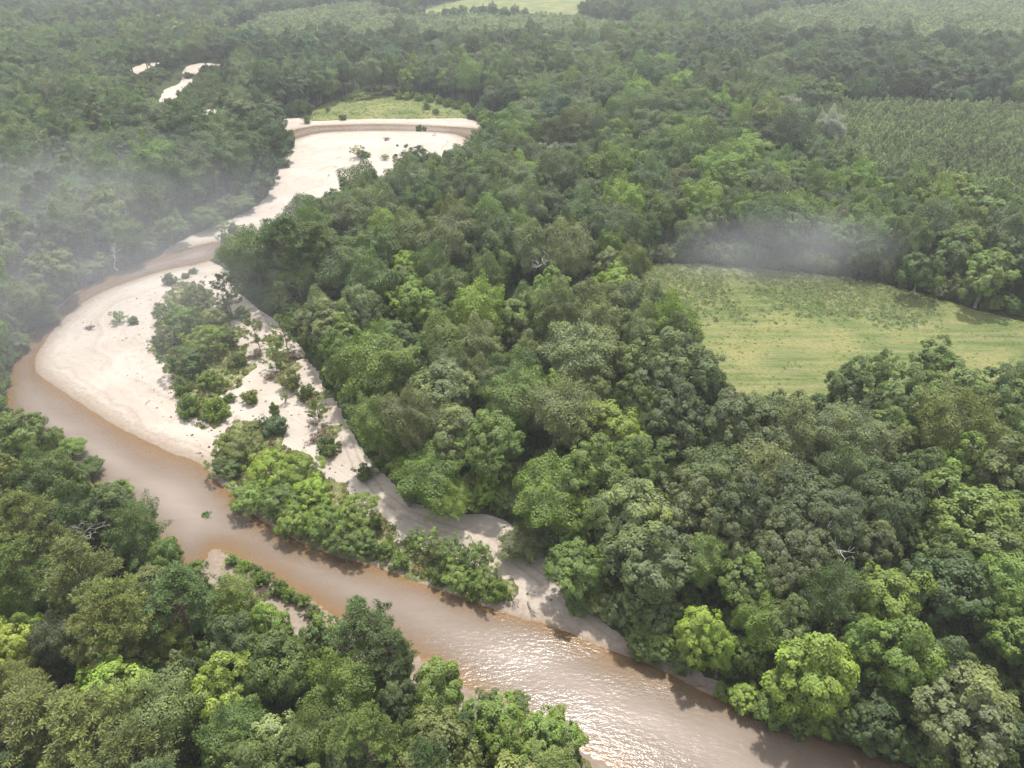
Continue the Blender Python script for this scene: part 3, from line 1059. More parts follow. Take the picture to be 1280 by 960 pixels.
# ------------------------------------------------------------------ leaf colours (real, unlit)
TINT = {
    'lime': (0.190, 0.255, 0.038), 'bright': (0.158, 0.228, 0.034), 'fresh': (0.130, 0.188, 0.038), 'mid': (0.104, 0.150, 0.036),
    'dark': (0.072, 0.110, 0.032), 'olive': (0.130, 0.156, 0.042), 'grey': (0.130, 0.158, 0.066), 'darkgrey': (0.092, 0.119, 0.048),
    'blue': (0.066, 0.112, 0.046), 'yellow': (0.225, 0.272, 0.040), 'pale': (0.200, 0.238, 0.100), 'brown': (0.150, 0.110, 0.085),
    'silver': (0.25, 0.25, 0.205)}
WORD = {'lime': 'bright lime green', 'bright': 'bright green', 'fresh': 'fresh green', 'mid': 'mid green', 'dark': 'dark green', 'olive': 'olive green',
        'grey': 'grey-green', 'darkgrey': 'dark grey-green', 'blue': 'deep bluish green', 'yellow': 'yellow-green', 'pale': 'pale green',
        'brown': 'brownish', 'silver': 'silvery grey'}

FORMS = {'D': DOME, 'N': NDOME, 'E': EDGE, 'B': BROAD, 'O': BIGOAK, 'L': LUSH, 'W': WILLOW, 'A': SAPL, 'P': PINES, 'S': SPARSE, 'Y': YOUNG, 'U': BUSHES, 'T': THIN}
FORMNAME = {'D': 'broadleaf_tree', 'N': 'broadleaf_tree', 'E': 'broadleaf_tree', 'B': 'broadleaf_tree', 'O': 'broadleaf_tree', 'L': 'broadleaf_tree', 'W': 'willow_tree', 'A': 'sapling', 'P': 'pine_tree', 'S': 'small_pine',
            'Y': 'young_pine', 'U': 'bush', 'T': 'thin_bush'}

# crowns one can pick out: photo x, y of the crown's middle, its width there, form, colour
CROWNS = [
    # near bank, below the river
    (178, 661, 52, 'B', 'dark'), (101, 706, 74, 'P', 'olive'), (26, 714, 66, 'P', 'mid'), (221, 748, 76, 'P', 'dark'), (296, 748, 50, 'B', 'fresh'),
    (154, 768, 86, 'P', 'olive'), (20, 812, 58, 'L', 'yellow'), (44, 790, 40, 'L', 'lime'), (78, 805, 60, 'B', 'darkgrey'), (139, 812, 84, 'P', 'olive'),
    (210, 806, 48, 'L', 'yellow'), (228, 842, 46, 'B', 'pale'), (283, 812, 84, 'B', 'dark'), (139, 864, 96, 'L', 'bright'), (276, 866, 76, 'L', 'lime'),
    (49, 888, 92, 'P', 'olive'), (199, 907, 84, 'B', 'grey'), (292, 922, 76, 'B', 'mid'), (352, 836, 80, 'B', 'mid'), (420, 862, 74, 'B', 'fresh'),
    (463, 915, 70, 'P', 'mid'), (349, 933, 66, 'L', 'pale'), (109, 932, 106, 'P', 'olive'), (165, 950, 88, 'P', 'olive'), (446, 765, 66, 'P', 'dark'),
    (500, 806, 56, 'P', 'dark'), (34, 745, 58, 'B', 'fresh'), (131, 643, 62, 'B', 'mid'), (86, 635, 66, 'B', 'dark'), (24, 665, 70, 'P', 'olive'),
    (18, 865, 60, 'B', 'olive'), (60, 590, 60, 'B', 'mid'), (30, 545, 60, 'B', 'mid'), (148, 598, 34, 'L', 'bright'), (82, 548, 44, 'B', 'fresh'),
    (62, 533, 34, 'B', 'fresh'), (38, 520, 28, 'B', 'brown'), (105, 572, 46, 'B', 'mid'), (205, 690, 40, 'B', 'mid'), (240, 700, 30, 'L', 'bright'),
    (482, 826, 62, 'B', 'dark'), (539, 852, 66, 'L', 'fresh'), (612, 864, 40, 'B', 'dark'), (650, 868, 40, 'L', 'fresh'), (697, 884, 36, 'L', 'bright'),
    (682, 915, 70, 'L', 'fresh'), (617, 900, 66, 'L', 'fresh'), (569, 934, 56, 'B', 'blue'), (708, 940, 44, 'L', 'fresh'), (640, 940, 60, 'L', 'bright'),
    (527, 910, 60, 'B', 'mid'), (400, 800, 50, 'B', 'mid'), (340, 785, 50, 'B', 'fresh'), (400, 940, 64, 'B', 'mid'), (500, 880, 56, 'B', 'dark'),
    # far bank of the lower river, from the beach to the corner
    (655, 672, 84, 'B', 'grey'), (719, 702, 86, 'B', 'fresh'), (809, 706, 94, 'B', 'grey'), (794, 645, 84, 'B', 'pale'), (735, 656, 42, 'L', 'bright'),
    (816, 797, 62, 'L', 'fresh'), (869, 788, 50, 'L', 'lime'), (728, 745, 58, 'B', 'mid'), (826, 718, 70, 'B', 'grey'), (884, 780, 56, 'L', 'lime'),
    (906, 803, 46, 'L', 'bright'), (916, 694, 46, 'L', 'pale'), (935, 731, 66, 'B', 'fresh'), (952, 776, 58, 'B', 'fresh'), (1017, 833, 98, 'L', 'bright'),
    (1130, 824, 84, 'L', 'bright'), (1036, 874, 66, 'L', 'fresh'), (1216, 884, 112, 'B', 'grey'), (1015, 640, 120, 'O', 'darkgrey'), (985, 690, 100, 'O', 'darkgrey'),
    (1040, 753, 62, 'B', 'dark'), (1111, 752, 84, 'L', 'bright'), (1205, 655, 100, 'L', 'fresh'), (1077, 806, 50, 'L', 'fresh'), (931, 862, 44, 'L', 'bright'),
    (1190, 745, 90, 'L', 'dark'), (1255, 700, 80, 'L', 'mid'), (1170, 690, 60, 'L', 'mid'), (1195, 590, 64, 'L', 'bright'), (1150, 600, 56, 'L', 'dark'),
    (1255, 600, 80, 'L', 'olive'), (1090, 690, 60, 'B', 'darkgrey'), (1265, 800, 60, 'L', 'fresh'), (1180, 830, 60, 'L', 'dark'), (1100, 890, 70, 'L', 'dark'),
    (1160, 920, 70, 'L', 'dark'), (860, 640, 80, 'B', 'grey'), (870, 700, 60, 'B', 'mid'), (985, 790, 60, 'L', 'mid'), (1060, 600, 70, 'B', 'darkgrey'),
    # between the sand track and the meadow
    (486, 462, 78, 'B', 'fresh'), (569, 545, 74, 'B', 'grey'), (737, 588, 80, 'B', 'fresh'), (850, 528, 80, 'B', 'darkgrey'), (794, 588, 74, 'B', 'mid'),
    (767, 543, 74, 'L', 'lime'), (831, 462, 92, 'B', 'darkgrey'), (655, 448, 28, 'B', 'pale'), (726, 448, 84, 'B', 'grey'), (752, 413, 50, 'B', 'grey'),
    (730, 384, 60, 'B', 'olive'), (764, 362, 54, 'L', 'bright'), (760, 338, 40, 'B', 'pale'), (670, 324, 56, 'B', 'grey'), (550, 312, 42, 'L', 'lime'),
    (512, 340, 40, 'L', 'lime'), (509, 381, 56, 'L', 'bright'), (464, 362, 60, 'B', 'dark'), (441, 336, 54, 'B', 'darkgrey'), (640, 500, 76, 'B', 'mid'),
    (560, 490, 76, 'B', 'grey'), (620, 560, 80, 'B', 'fresh'), (530, 580, 76, 'B', 'fresh'), (690, 530, 76, 'B', 'grey'), (680, 610, 76, 'B', 'fresh'),
    (560, 612, 60, 'B', 'fresh'), (600, 440, 56, 'B', 'grey'), (545, 430, 56, 'B', 'mid'), (470, 530, 56, 'B', 'mid'), (640, 395, 50, 'L', 'fresh'),
    (610, 360, 46, 'B', 'mid'), (560, 370, 50, 'B', 'mid'), (690, 370, 46, 'L', 'fresh'), (430, 425, 46, 'B', 'fresh'), (400, 395, 40, 'B', 'grey'),
    (345, 300, 60, 'P', 'dark'), (320, 325, 50, 'B', 'mid'), (370, 340, 50, 'B', 'mid'), (410, 300, 50, 'P', 'mid'), (450, 455, 50, 'B', 'fresh'),
    (760, 640, 70, 'B', 'mid'), (1000, 545, 80, 'B', 'darkgrey'), (930, 535, 86, 'B', 'grey'), (900, 590, 80, 'B', 'darkgrey'), (960, 600, 80, 'B', 'grey'),
    (1060, 545, 76, 'B', 'grey'), (1190, 490, 66, 'L', 'mid'), (1240, 500, 60, 'L', 'dark'), (1140, 505, 66, 'L', 'mid'), (1060, 490, 50, 'L', 'dark'),
    (1100, 470, 40, 'B', 'mid'), (1160, 455, 44, 'L', 'mid'), (1110, 570, 60, 'L', 'olive'), (1255, 545, 54, 'L', 'fresh'), (880, 480, 50, 'B', 'dark'),
    # behind the meadow
    (1135, 272, 44, 'B', 'mid'), (1040, 238, 40, 'L', 'bright'), (900, 240, 56, 'L', 'bright'), (925, 190, 56, 'L', 'bright'), (870, 170, 50, 'L', 'fresh'),
    (830, 185, 50, 'L', 'olive'), (752, 105, 30, 'L', 'lime'), (690, 110, 40, 'B', 'darkgrey'), (690, 135, 46, 'B', 'blue'), (660, 150, 50, 'B', 'grey'),
    (785, 215, 34, 'L', 'pale'), (770, 180, 40, 'L', 'lime'), (720, 165, 50, 'B', 'olive'), (1190, 240, 40, 'L', 'lime'), (1240, 265, 60, 'L', 'fresh'),
    (1100, 250, 36, 'L', 'bright'), (1040, 165, 34, 'B', 'silver'), (985, 165, 40, 'B', 'grey'), (985, 140, 34, 'B', 'silver'), (1280, 330, 60, 'L', 'dark'),
    (1235, 345, 56, 'L', 'mid'), (1190, 320, 50, 'B', 'mid'), (1150, 340, 40, 'L', 'dark'), (1265, 295, 40, 'L', 'bright'),
    (480, 16, 11, 'B', 'grey'), (494, 17, 10, 'B', 'mid'), (505, 15, 11, 'B', 'darkgrey'), (516, 17, 10, 'B', 'mid'), (527, 16, 10, 'B', 'grey'), (556, 18, 10, 'B', 'mid'),
    (567, 16, 11, 'B', 'grey'), (578, 15, 12, 'B', 'mid'), (592, 16, 11, 'B', 'grey'), (604, 15, 11, 'B', 'mid'), (616, 14, 13, 'B', 'grey'), (630, 16, 12, 'B', 'mid'), (644, 15, 12, 'B', 'grey'), (656, 17, 10, 'B', 'mid'),
    (688, 200, 36, 'L', 'silver'), (520, 205, 46, 'B', 'dark'), (545, 215, 36, 'B', 'olive'), (600, 195, 44, 'B', 'dark'), (640, 210, 44, 'B', 'dark'),
    # left of the pale sandbar
    (347, 186, 46, 'B', 'dark'), (322, 168, 44, 'B', 'dark'), (352, 200, 24, 'E', 'mid'), (330, 205, 30, 'E', 'dark'), (300, 250, 50, 'B', 'mid'), (325, 225, 44, 'B', 'dark'), (60, 330, 64, 'B', 'grey'),
    (30, 300, 60, 'B', 'grey'), (110, 330, 54, 'B', 'grey'), (210, 280, 50, 'B', 'mid'), (250, 265, 46, 'B', 'fresh'), (150, 130, 40, 'L', 'bright'),
    (180, 135, 36, 'L', 'bright'), (30, 370, 60, 'B', 'grey'), (50, 385, 50, 'B', 'grey'), (20, 420, 44, 'B', 'grey'), (150, 290, 46, 'B', 'mid'),
]
# grove, bushes and small pines of the bars: foot of the plant (photo x, y), width, height in metres, form, colour
BAR = [
    (214, 354, 20, 2.6, 'U', 'mid'), (233, 346, 12, 1.6, 'U', 'olive'), (242, 340, 12, 1.5, 'U', 'mid'), (148, 402, 20, 2.8, 'T', 'bright'),
    (167, 404, 14, 2.0, 'U', 'mid'), (203, 402, 26, 4.5, 'T', 'grey'), (229, 420, 42, 6.0, 'W', 'mid'), (250, 388, 34, 5.0, 'W', 'olive'),
    (266, 412, 34, 4.5, 'W', 'olive'), (205, 440, 32, 3.6, 'T', 'darkgrey'), (258, 446, 54, 5.5, 'W', 'bright'), (290, 432, 30, 4.0, 'U', 'olive'),
    (234, 468, 46, 5.0, 'W', 'mid'), (300, 458, 24, 2.6, 'U', 'olive'), (266, 486, 34, 3.6, 'U', 'fresh'), (229, 490, 26, 3.0, 'U', 'mid'),
    (240, 516, 32, 3.6, 'U', 'mid'), (272, 520, 34, 3.2, 'U', 'bright'), (288, 500, 16, 1.8, 'U', 'mid'), (291, 398, 36, 9.5, 'S', 'dark'),
    (303, 398, 26, 2.4, 'U', 'olive'), (326, 440, 32, 6.5, 'S', 'olive'), (322, 446, 18, 1.8, 'T', 'brown'), (360, 440, 34, 7.0, 'S', 'mid'),
    (369, 448, 22, 1.8, 'T', 'brown'), (346, 462, 36, 5.0, 'S', 'mid'), (340, 474, 22, 1.8, 'T', 'brown'), (363, 486, 30, 3.4, 'U', 'olive'),
    (315, 502, 22, 2.4, 'U', 'olive'), (382, 502, 20, 3.0, 'U', 'mid'), (399, 526, 32, 5.0, 'S', 'mid'), (344, 520, 16, 2.8, 'U', 'mid'),
    (358, 504, 14, 2.6, 'A', 'fresh'), (346, 540, 34, 4.0, 'U', 'blue'), (331, 536, 14, 4.2, 'A', 'dark'), (402, 550, 30, 1.8, 'T', 'brown'), (411, 568, 34, 4.2, 'U', 'mid'),
    (390, 506, 16, 2.2, 'T', 'brown'), (452, 600, 28, 4.2, 'U', 'mid'), (464, 596, 20, 1.6, 'T', 'olive'),
    (299, 575, 58, 6.0, 'W', 'olive'), (283, 592, 44, 4.0, 'W', 'mid'), (318, 536, 30, 1.6, 'U', 'olive'), (345, 606, 62, 6.5, 'W', 'bright'),
    (381, 606, 60, 6.2, 'W', 'bright'), (318, 632, 54, 5.5, 'W', 'fresh'), (354, 640, 60, 6.0, 'W', 'fresh'), (392, 634, 56, 5.6, 'W', 'bright'),
    (370, 664, 48, 5.0, 'W', 'fresh'), (412, 672, 56, 6.2, 'W', 'fresh'), (450, 662, 60, 6.6, 'W', 'fresh'), (452, 690, 44, 4.6, 'W', 'mid'),
    (432, 690, 44, 4.6, 'W', 'mid'), (480, 694, 34, 3.4, 'U', 'fresh'), (500, 704, 32, 3.0, 'U', 'mid'), (522, 684, 26, 5.0, 'A', 'fresh'), (470, 660, 26, 3.0, 'U', 'olive'),
    (535, 690, 34, 6.0, 'A', 'fresh'), (552, 700, 40, 6.5, 'A', 'olive'), (572, 712, 44, 6.0, 'W', 'mid'), (592, 716, 46, 6.6, 'W', 'mid'),
    (575, 732, 44, 4.6, 'W', 'fresh'), (606, 744, 46, 5.4, 'W', 'fresh'), (623, 748, 34, 3.8, 'U', 'fresh'), (548, 724, 30, 3.0, 'U', 'mid'), (590, 744, 30, 2.6, 'U', 'fresh'),
    (290, 700, 22, 2.2, 'U', 'fresh'), (304, 708, 24, 2.4, 'U', 'bright'), (318, 716, 22, 2.2, 'U', 'mid'), (331, 726, 30, 2.8, 'U', 'fresh'),
    (348, 738, 32, 3.2, 'U', 'fresh'), (362, 748, 28, 2.6, 'U', 'bright'), (378, 756, 28, 2.6, 'U', 'fresh'), (392, 766, 24, 2.2, 'U', 'olive'), (326, 742, 20, 1.4, 'T', 'brown'),
    (448, 198, 20, 6.5, 'A', 'olive'), (456, 196, 18, 2.6, 'U', 'darkgrey'), (483, 175, 9, 1.6, 'T', 'brown'), (497, 183, 4, 0.9, 'U', 'olive'), (524, 162, 9, 3.2, 'U', 'mid'),
    (531, 162, 6, 2.6, 'U', 'mid'), (382, 153, 14, 4.0, 'U', 'mid'), (429, 149, 11, 3.0, 'U', 'mid'), (533, 141, 12, 4.2, 'U', 'mid'), (545, 144, 9, 2.6, 'U', 'fresh'),
    (410, 143, 8, 2.4, 'U', 'mid'), (482, 200, 12, 3.0, 'T', 'olive'), (283, 292, 22, 4.4, 'A', 'fresh'), (292, 290, 14, 2.6, 'U', 'olive'), (438, 130, 22, 3.2, 'U', 'bright'), (455, 128, 26, 4.0, 'U', 'lime'),
    (500, 128, 14, 5, 'U', 'bright'), (512, 129, 14, 5, 'U', 'bright'), (524, 130, 14, 4.6, 'U', 'bright'), (536, 132, 14, 5, 'U', 'bright'), (548, 134, 14, 5, 'U', 'fresh'),
    (560, 137, 14, 5, 'U', 'bright'), (572, 140, 15, 5, 'U', 'bright'), (583, 144, 15, 5, 'U', 'bright'), (593, 148, 15, 5, 'U', 'bright'), (602, 153, 16, 5, 'U', 'bright'), (608, 160, 18, 6, 'U', 'bright'),
    (257, 641, 14, 1.0, 'U', 'mid'), (112, 410, 12, 0.9, 'T', 'brown'), (640, 160, 20, 5, 'U', 'bright'), (236, 98, 14, 4, 'U', 'olive'), (226, 100, 14, 5, 'A', 'olive'), (196, 104, 30, 7, 'W', 'mid'),
    (798, 808, 44, 4.6, 'E', 'mid'), (826, 818, 48, 5.2, 'E', 'fresh'), (855, 829, 42, 4.4, 'E', 'mid'), (905, 868, 30, 2.6, 'U', 'fresh'), (930, 880, 40, 4.0, 'E', 'bright'), (962, 893, 46, 4.6, 'E', 'fresh'), (992, 902, 44, 4.2, 'E', 'mid'), (1022, 910, 40, 3.6, 'E', 'bright'),
    (1052, 918, 46, 4.4, 'E', 'dark'), (1085, 930, 46, 4.0, 'E', 'mid'), (1120, 940, 46, 4.6, 'E', 'dark'), (1158, 953, 50, 5.0, 'E', 'mid'), (1200, 966, 50, 5.0, 'E', 'dark'),
]

# ------------------------------------------------------------------ where every tree stands
items = []       # dict: x y z R sx sz rot form var tint where


def add_item(x, y, z, R, Ht, form, var, tint, hand=False, rot=None):
    p = FORMS[form][var]
    items.append(dict(x=x, y=y, z=z, R=R, H=Ht, form=form, var=var, tint=tint, hand=hand,
                      sxy=R / p.R, sz=Ht / p.H, rot=RNG.uniform(0, 6.283) if rot is None else rot, zc=z + Ht * p.zc / p.H))


for px, py, w, form, t in CROWNS:
    if form == 'B' and RNG.random() < (0.75 if py < 470 else 0.4):
        form = 'D' if py < 470 else 'N'
    var = int(RNG.integers(len(FORMS[form])))
    p = FORMS[form][var]
    Z = depth_of(at(px, py, 11.0))
    R = w / 2 * Z / F * 1.06
    Ht = min(6.0 + 1.75 * R, 12.5 + 0.85 * R) if form in 'BLTDNE' else (8.5 + 1.0 * R if form == 'O' else 10.5 + 1.9 * R)
    zc = 2.0 + Ht * p.zc / p.H
    for sh in (1.0, 0.85, 0.7, 0.55, 0.42, 0.3):
        q = at(px, py, 2.0 + Ht * sh * p.zc / p.H)
        fr_, fs_, fi_ = (float(v[0]) for v in fields(q[:1], q[1:2]))
        if fr_ < 0.3 and fs_ < 1.0:
            break
    add_item(q[0], q[1], float(gh(q[0], q[1])[0]), R * (0.6 + 0.4 * sh), Ht * sh, form, var, t, True)
for px, py, w, hgt, form, t in BAR:
    q = at(px, py, 0.6)
    R = w / 2 * depth_of(q) / F * (1.15 if form in 'WUT' and py < 560 else 1.0)
    var = int(RNG.integers(len(FORMS[form])))
    if form == 'S':
        var = 1 if hgt > 8 else 0
    if form == 'S':
        hgt *= 1.55 if py < 500 else 1.25
    elif form in 'WUAT' and hgt > 2.3 and 250 < py < 530:
        hgt *= 1.45
    elif form == 'W':
        hgt *= 1.15
    add_item(q[0], q[1], float(gh(q[0], q[1])[0]), R, hgt, form, var, t, 'bar')
HX = np.array([(i['x'], i['y'], i['R']) for i in items])


def jgrid(y0, y1, step, jit=0.42, wid=1.0, x0=60):
    ys = np.arange(y0, y1, step * 0.87)
    out = []
    for k, y in enumerate(ys):
        hw = (0.80 * (y + 0.55 * H) * wid + x0 * 0.2)
        xs = np.arange(-hw, hw, step) + (k % 2) * step / 2
        out.append(np.stack([xs, np.full(len(xs), y)], -1))
    P = np.concatenate(out)
    return P + RNG.uniform(-jit, jit, P.shape) * step


def inside(P, polys):
    return np.maximum.reduce([sdf(p, P[:, 0], P[:, 1]) for p in polys])


def free_land(P, m_river=3.0):
    r, s, isl = fields(P[:, 0], P[:, 1])
    ok = (np.maximum(r, s) < -m_river) & (isl < -4)
    ok &= inside(P, [MEADOW]) < -1.5
    ok &= inside(P, [MEADOW2, CLEAR]) < -1.0
    ok &= inside(P, [FARFIELD]) < -4
    return ok


TONES = {
    'tongue': (['fresh', 'mid', 'grey', 'mid', 'olive', 'dark', 'bright', 'grey', 'darkgrey'], 'BBBL'),
    'near': (['olive', 'mid', 'mid', 'dark', 'olive', 'fresh', 'darkgrey', 'bright'], 'BPPBL'),
    'oaks': (['darkgrey', 'darkgrey', 'grey', 'dark', 'grey'], 'BBBB'),
    'right': (['dark', 'mid', 'fresh', 'dark', 'olive', 'mid'], 'LLLB'),
    'left': (['grey', 'mid', 'dark', 'grey', 'dark', 'fresh', 'darkgrey'], 'BBBBBP'),
    'back': (['mid', 'fresh', 'grey', 'bright', 'dark', 'olive', 'mid', 'darkgrey'], 'BBLB'),
    'far': (['mid', 'grey', 'dark', 'olive', 'mid', 'grey', 'fresh', 'darkgrey'], 'BBBPB'),
    'pines': (['dark', 'darkgrey', 'blue', 'dark', 'mid', 'darkgrey', 'grey'], 'PBPB')}


def zone(px, py, x, y):
    if y > 520:
        return 'far'
    if px < 345 and py < 500 and y > 190:
        return 'left'
    if py > 500 and px < 740 and y < 190 and (py > 900 or px < 250 + (py - 700) * 1.9 or px < 260):
        return 'near'
    if 830 < px < 1110 and 440 < py < 720:
        return 'oaks'
    if px >= 1060 and py > 430 or px > 930 and py > 700:
        return 'right'
    if py < 330 and px > 560:
        return 'back'
    return 'tongue'




def place_open(CD):
    """plant what does not stand in front of open sand, water or meadow"""
    A = np.array([c[:5] for c in CD])
    hid = np.zeros(len(CD), bool)
    for fz, fr in [(0.98, 0.0)] + [(a, b) for a in (0.9, 0.78, 0.66, 0.54, 0.42, 0.3) for b in (-0.7, -0.35, 0.0, 0.35, 0.7) if a < 0.85 or abs(b) < 0.5]:
        qx, qy, _ = project(np.stack([A[:, 0] + fr * A[:, 3], A[:, 1], A[:, 2] + fz * A[:, 4]], -1))
        for pl in OPEN:
            hid |= sdf(pl, qx, qy) > (1.0 if pl[:, 1].max() > 300 else -0.5)
    for c, h in zip(CD, hid):
        if not h:
            add_item(*c)


# small low-branched trees along the edges of the woods
P = jgrid(36, 440, 3.3)
r_, s_, i_ = fields(P[:, 0], P[:, 1])
u_ = np.maximum.reduce([np.maximum(r_, s_), inside(P, [MEADOW]), inside(P, [MEADOW2])])
P = P[(u_ < -1.2) & (u_ > -5.0) & (i_ < -4)]
d = np.hypot(P[:, None, 0] - HX[None, :, 0], P[:, None, 1] - HX[None, :, 1])
P = P[(d > 2.6).all(1)]
FR, GH = [], gh(P[:, 0], P[:, 1])
pxs, pys, _ = project(np.concatenate([P, np.full((len(P), 1), 5.0)], 1))
for k in range(len(P)):
    cols = TONES[zone(pxs[k], pys[k], P[k, 0], P[k, 1])][0]
    FR.append((P[k, 0], P[k, 1], float(GH[k]), RNG.uniform(1.9, 3.3), RNG.uniform(3.5, 8.0), 'E', int(RNG.integers(2)), cols[RNG.integers(len(cols))]))
place_open(FR)

for (y0, y1, step) in ((36, 165, 7.6), (165, 270, 10.0), (270, 460, 13.0), (460, 800, 13.0), (800, 1400, 13.0), (1400, 2300, 15.0)):
    P = jgrid(y0, y1, step)
    P = P[free_land(P, 4.2)]
    P = P[inside(P, [PLANT, PLANT2, PLANT3, PLANT4]) < -2.0]
    inpine = inside(P, PINEBAND) > 0
    d = np.hypot(P[:, None, 0] - HX[None, :, 0], P[:, None, 1] - HX[None, :, 1]) / (HX[None, :, 2] + 1.6)
    keep = (d > 1.0).all(1)
    P, inpine = P[keep], inpine[keep]
    GH = gh(P[:, 0], P[:, 1]) if y0 < 640 else np.full(len(P), 2.6)
    pxs, pys, Zs = project(np.concatenate([P, np.full((len(P), 1), 10.0)], 1))
    cl = vnoise(P[:, 0], P[:, 1], 26.0, 91)
    CD = []
    for k in range(len(P)):
        z = 'pines' if inpine[k] else zone(pxs[k], pys[k], P[k, 0], P[k, 1])
        cols, fm = TONES[z]
        form = fm[RNG.integers(len(fm))]
        if form in 'BL' and RNG.random() < (0.8 if y0 > 160 else 0.4):
            form = 'D' if y0 > 160 else 'N'
        t = cols[int((cl[k] * 1.3 + RNG.uniform(-0.6, 0.6)) * len(cols)) % len(cols)]
        if form == 'P':
            R = RNG.uniform(2.9, 4.4) * (step / 7.0) ** 0.75
            Ht = RNG.uniform(14, 20) if z != 'pines' else RNG.uniform(18, 24)
            if t in ('bright', 'fresh', 'lime'):
                t = 'mid'
        else:
            R = 3.1 + 2.7 * RNG.random() ** 1.3
            R *= (1.1 if z in ('oaks', 'right') else 1.0) * (step / 7.0) ** 0.95
            Ht = min(6.5 + 1.8 * R, 13.5 + 0.9 * R) + RNG.uniform(-2.8, 2.8)
        CD.append((P[k, 0], P[k, 1], float(GH[k]) if y0 < 640 else 2.6, R, Ht, form, int(RNG.integers(len(FORMS[form]))), t))
    place_open(CD)

# ------------------------------------------------------------------ which of them show largest: a coarse picture of who hides whom
PX, PY, PZ = project(np.array([(i['x'], i['y'], i['zc']) for i in items]))
SC = 0.4
BW, BH = int(1280 * SC), int(960 * SC)
buf = np.full((BH, BW), -1, np.int32)
order = np.argsort(-PZ)
for k in order:
    i = items[k]
    rx = i['R'] * F / PZ[k] * SC * 0.95
    ry = (i['H'] * (0.45 if i['form'] in 'PSY' else 0.36)) * F / PZ[k] * SC * 0.8 + rx * 0.30
    cx, cyy = PX[k] * SC, PY[k] * SC
    if PZ[k] < 5 or cx + rx < 0 or cx - rx > BW or cyy + ry < 0 or cyy - ry > BH:
        continue
    x0, x1 = max(0, int(cx - rx)), min(BW, int(cx + rx) + 1)
    y0, y1 = max(0, int(cyy - ry)), min(BH, int(cyy + ry) + 1)
    if x1 <= x0 or y1 <= y0:
        continue
    yy, xx = np.mgrid[y0:y1, x0:x1]
    mk = ((xx + .5 - cx) / rx) ** 2 + ((yy + .5 - cyy) / ry) ** 2 < 1
    buf[y0:y1, x0:x1][mk] = k
vis = np.bincount(buf[buf >= 0].ravel(), minlength=len(items))
single = np.zeros(len(items), bool)
bykind = {}
for k, i in enumerate(items):
    bykind.setdefault(FORMNAME[i['form']], []).append(k)
for nm, ks in bykind.items():
    ks = [k for k in sorted(ks, key=lambda q: -vis[q]) if vis[k] >= (1 if items[k]['hand'] else 5)]
    single[ks[:300]] = True
print('INDIVIDUALS', {nm: int(single[ks].sum()) for nm, ks in bykind.items()}, 'of', {nm: len(ks) for nm, ks in bykind.items()})

# ------------------------------------------------------------------ words that single each plant out
LM = {'the meadow': at(1000, 400), 'the white snag': at(687, 340, 8), 'the riverside pine': at(450, 850), 'the pine plantation': at(1140, 190),
      'the sand track': at(470, 610), 'the upper sandbar': at(460, 190), 'the layered pine': at(291, 398), 'the willow grove': at(370, 610),
      'the lower river': at(820, 900), 'the river bend': at(40, 480),
      'the far field': at(640, 4), 'the far sand patches': at(230, 100), 'the grassy upper bank': at(490, 138)}
ORD = ['nearest', 'second nearest', 'third nearest', 'fourth nearest', 'fifth nearest', 'sixth nearest', 'seventh nearest', 'eighth nearest']
REGION = {'near': 'on the near bank', 'tongue': 'between track and meadow', 'oaks': 'below the meadow', 'right': 'by the lower far bank', 'left': 'left of the sandbar',
          'back': 'behind the meadow', 'far': 'in the far woods', 'pines': 'in the far woods'}
SHORT = {'broadleaf_tree': 'leafy tree', 'pine_tree': 'pine', 'willow_tree': 'willow', 'sapling': 'slender sapling', 'small_pine': 'open pine', 'bush': 'bush', 'thin_bush': 'thin twiggy bush'}


def where_bar(px, py):
    if py < 250:
        return 'by the upper sandbar'
    if py > 690 and px < 420:
        return 'on the near sand spit'
    if px > 500 or py > 560:
        return 'beside the lower river'
    if px > 305:
        return 'along the sand track'
    return 'on the main sandbar'


groups = {}
for k, i in enumerate(items):
    if not single[k]:
        continue
    nm = FORMNAME[i['form']]
    if i['hand'] == 'bar':
        reg = where_bar(PX[k], PY[k])
        size = 'tall' if i['H'] > 4.8 else ('low' if i['H'] < 2.5 else '')
    else:
        reg = REGION[zone(PX[k], PY[k], i['x'], i['y'])]
        b = {'pine_tree': (3.2, 4.0)}.get(nm, (4.1, 5.2))
        size = 'small' if i['R'] < b[0] else ('large' if i['R'] > b[1] else 'mid-sized')
    i['reg'] = reg
    groups.setdefault((size, WORD[i['tint']], SHORT[nm], reg), []).append(k)
LABEL = {}
for (size, col, nm, reg), ks in groups.items():
    base = ' '.join(w for w in (size, col, nm, reg) if w)
    if len(ks) == 1:
        LABEL[ks[0]] = base
        continue
    cand = []
    for lm, p in LM.items():
        ds = sorted(ks, key=lambda k: (items[k]['x'] - p[0]) ** 2 + (items[k]['y'] - p[1]) ** 2)
        for r, k in enumerate(ds[:8]):
            cand.append((r, k, f'{base}, {ORD[r]} {lm}'))
    for r, k, tx in sorted(cand, key=lambda c: c[0]):
        LABEL.setdefault(k, tx)
    for n_, k in enumerate(k for k in ks if k not in LABEL):
        LABEL[k] = base + ' deep among its neighbours'

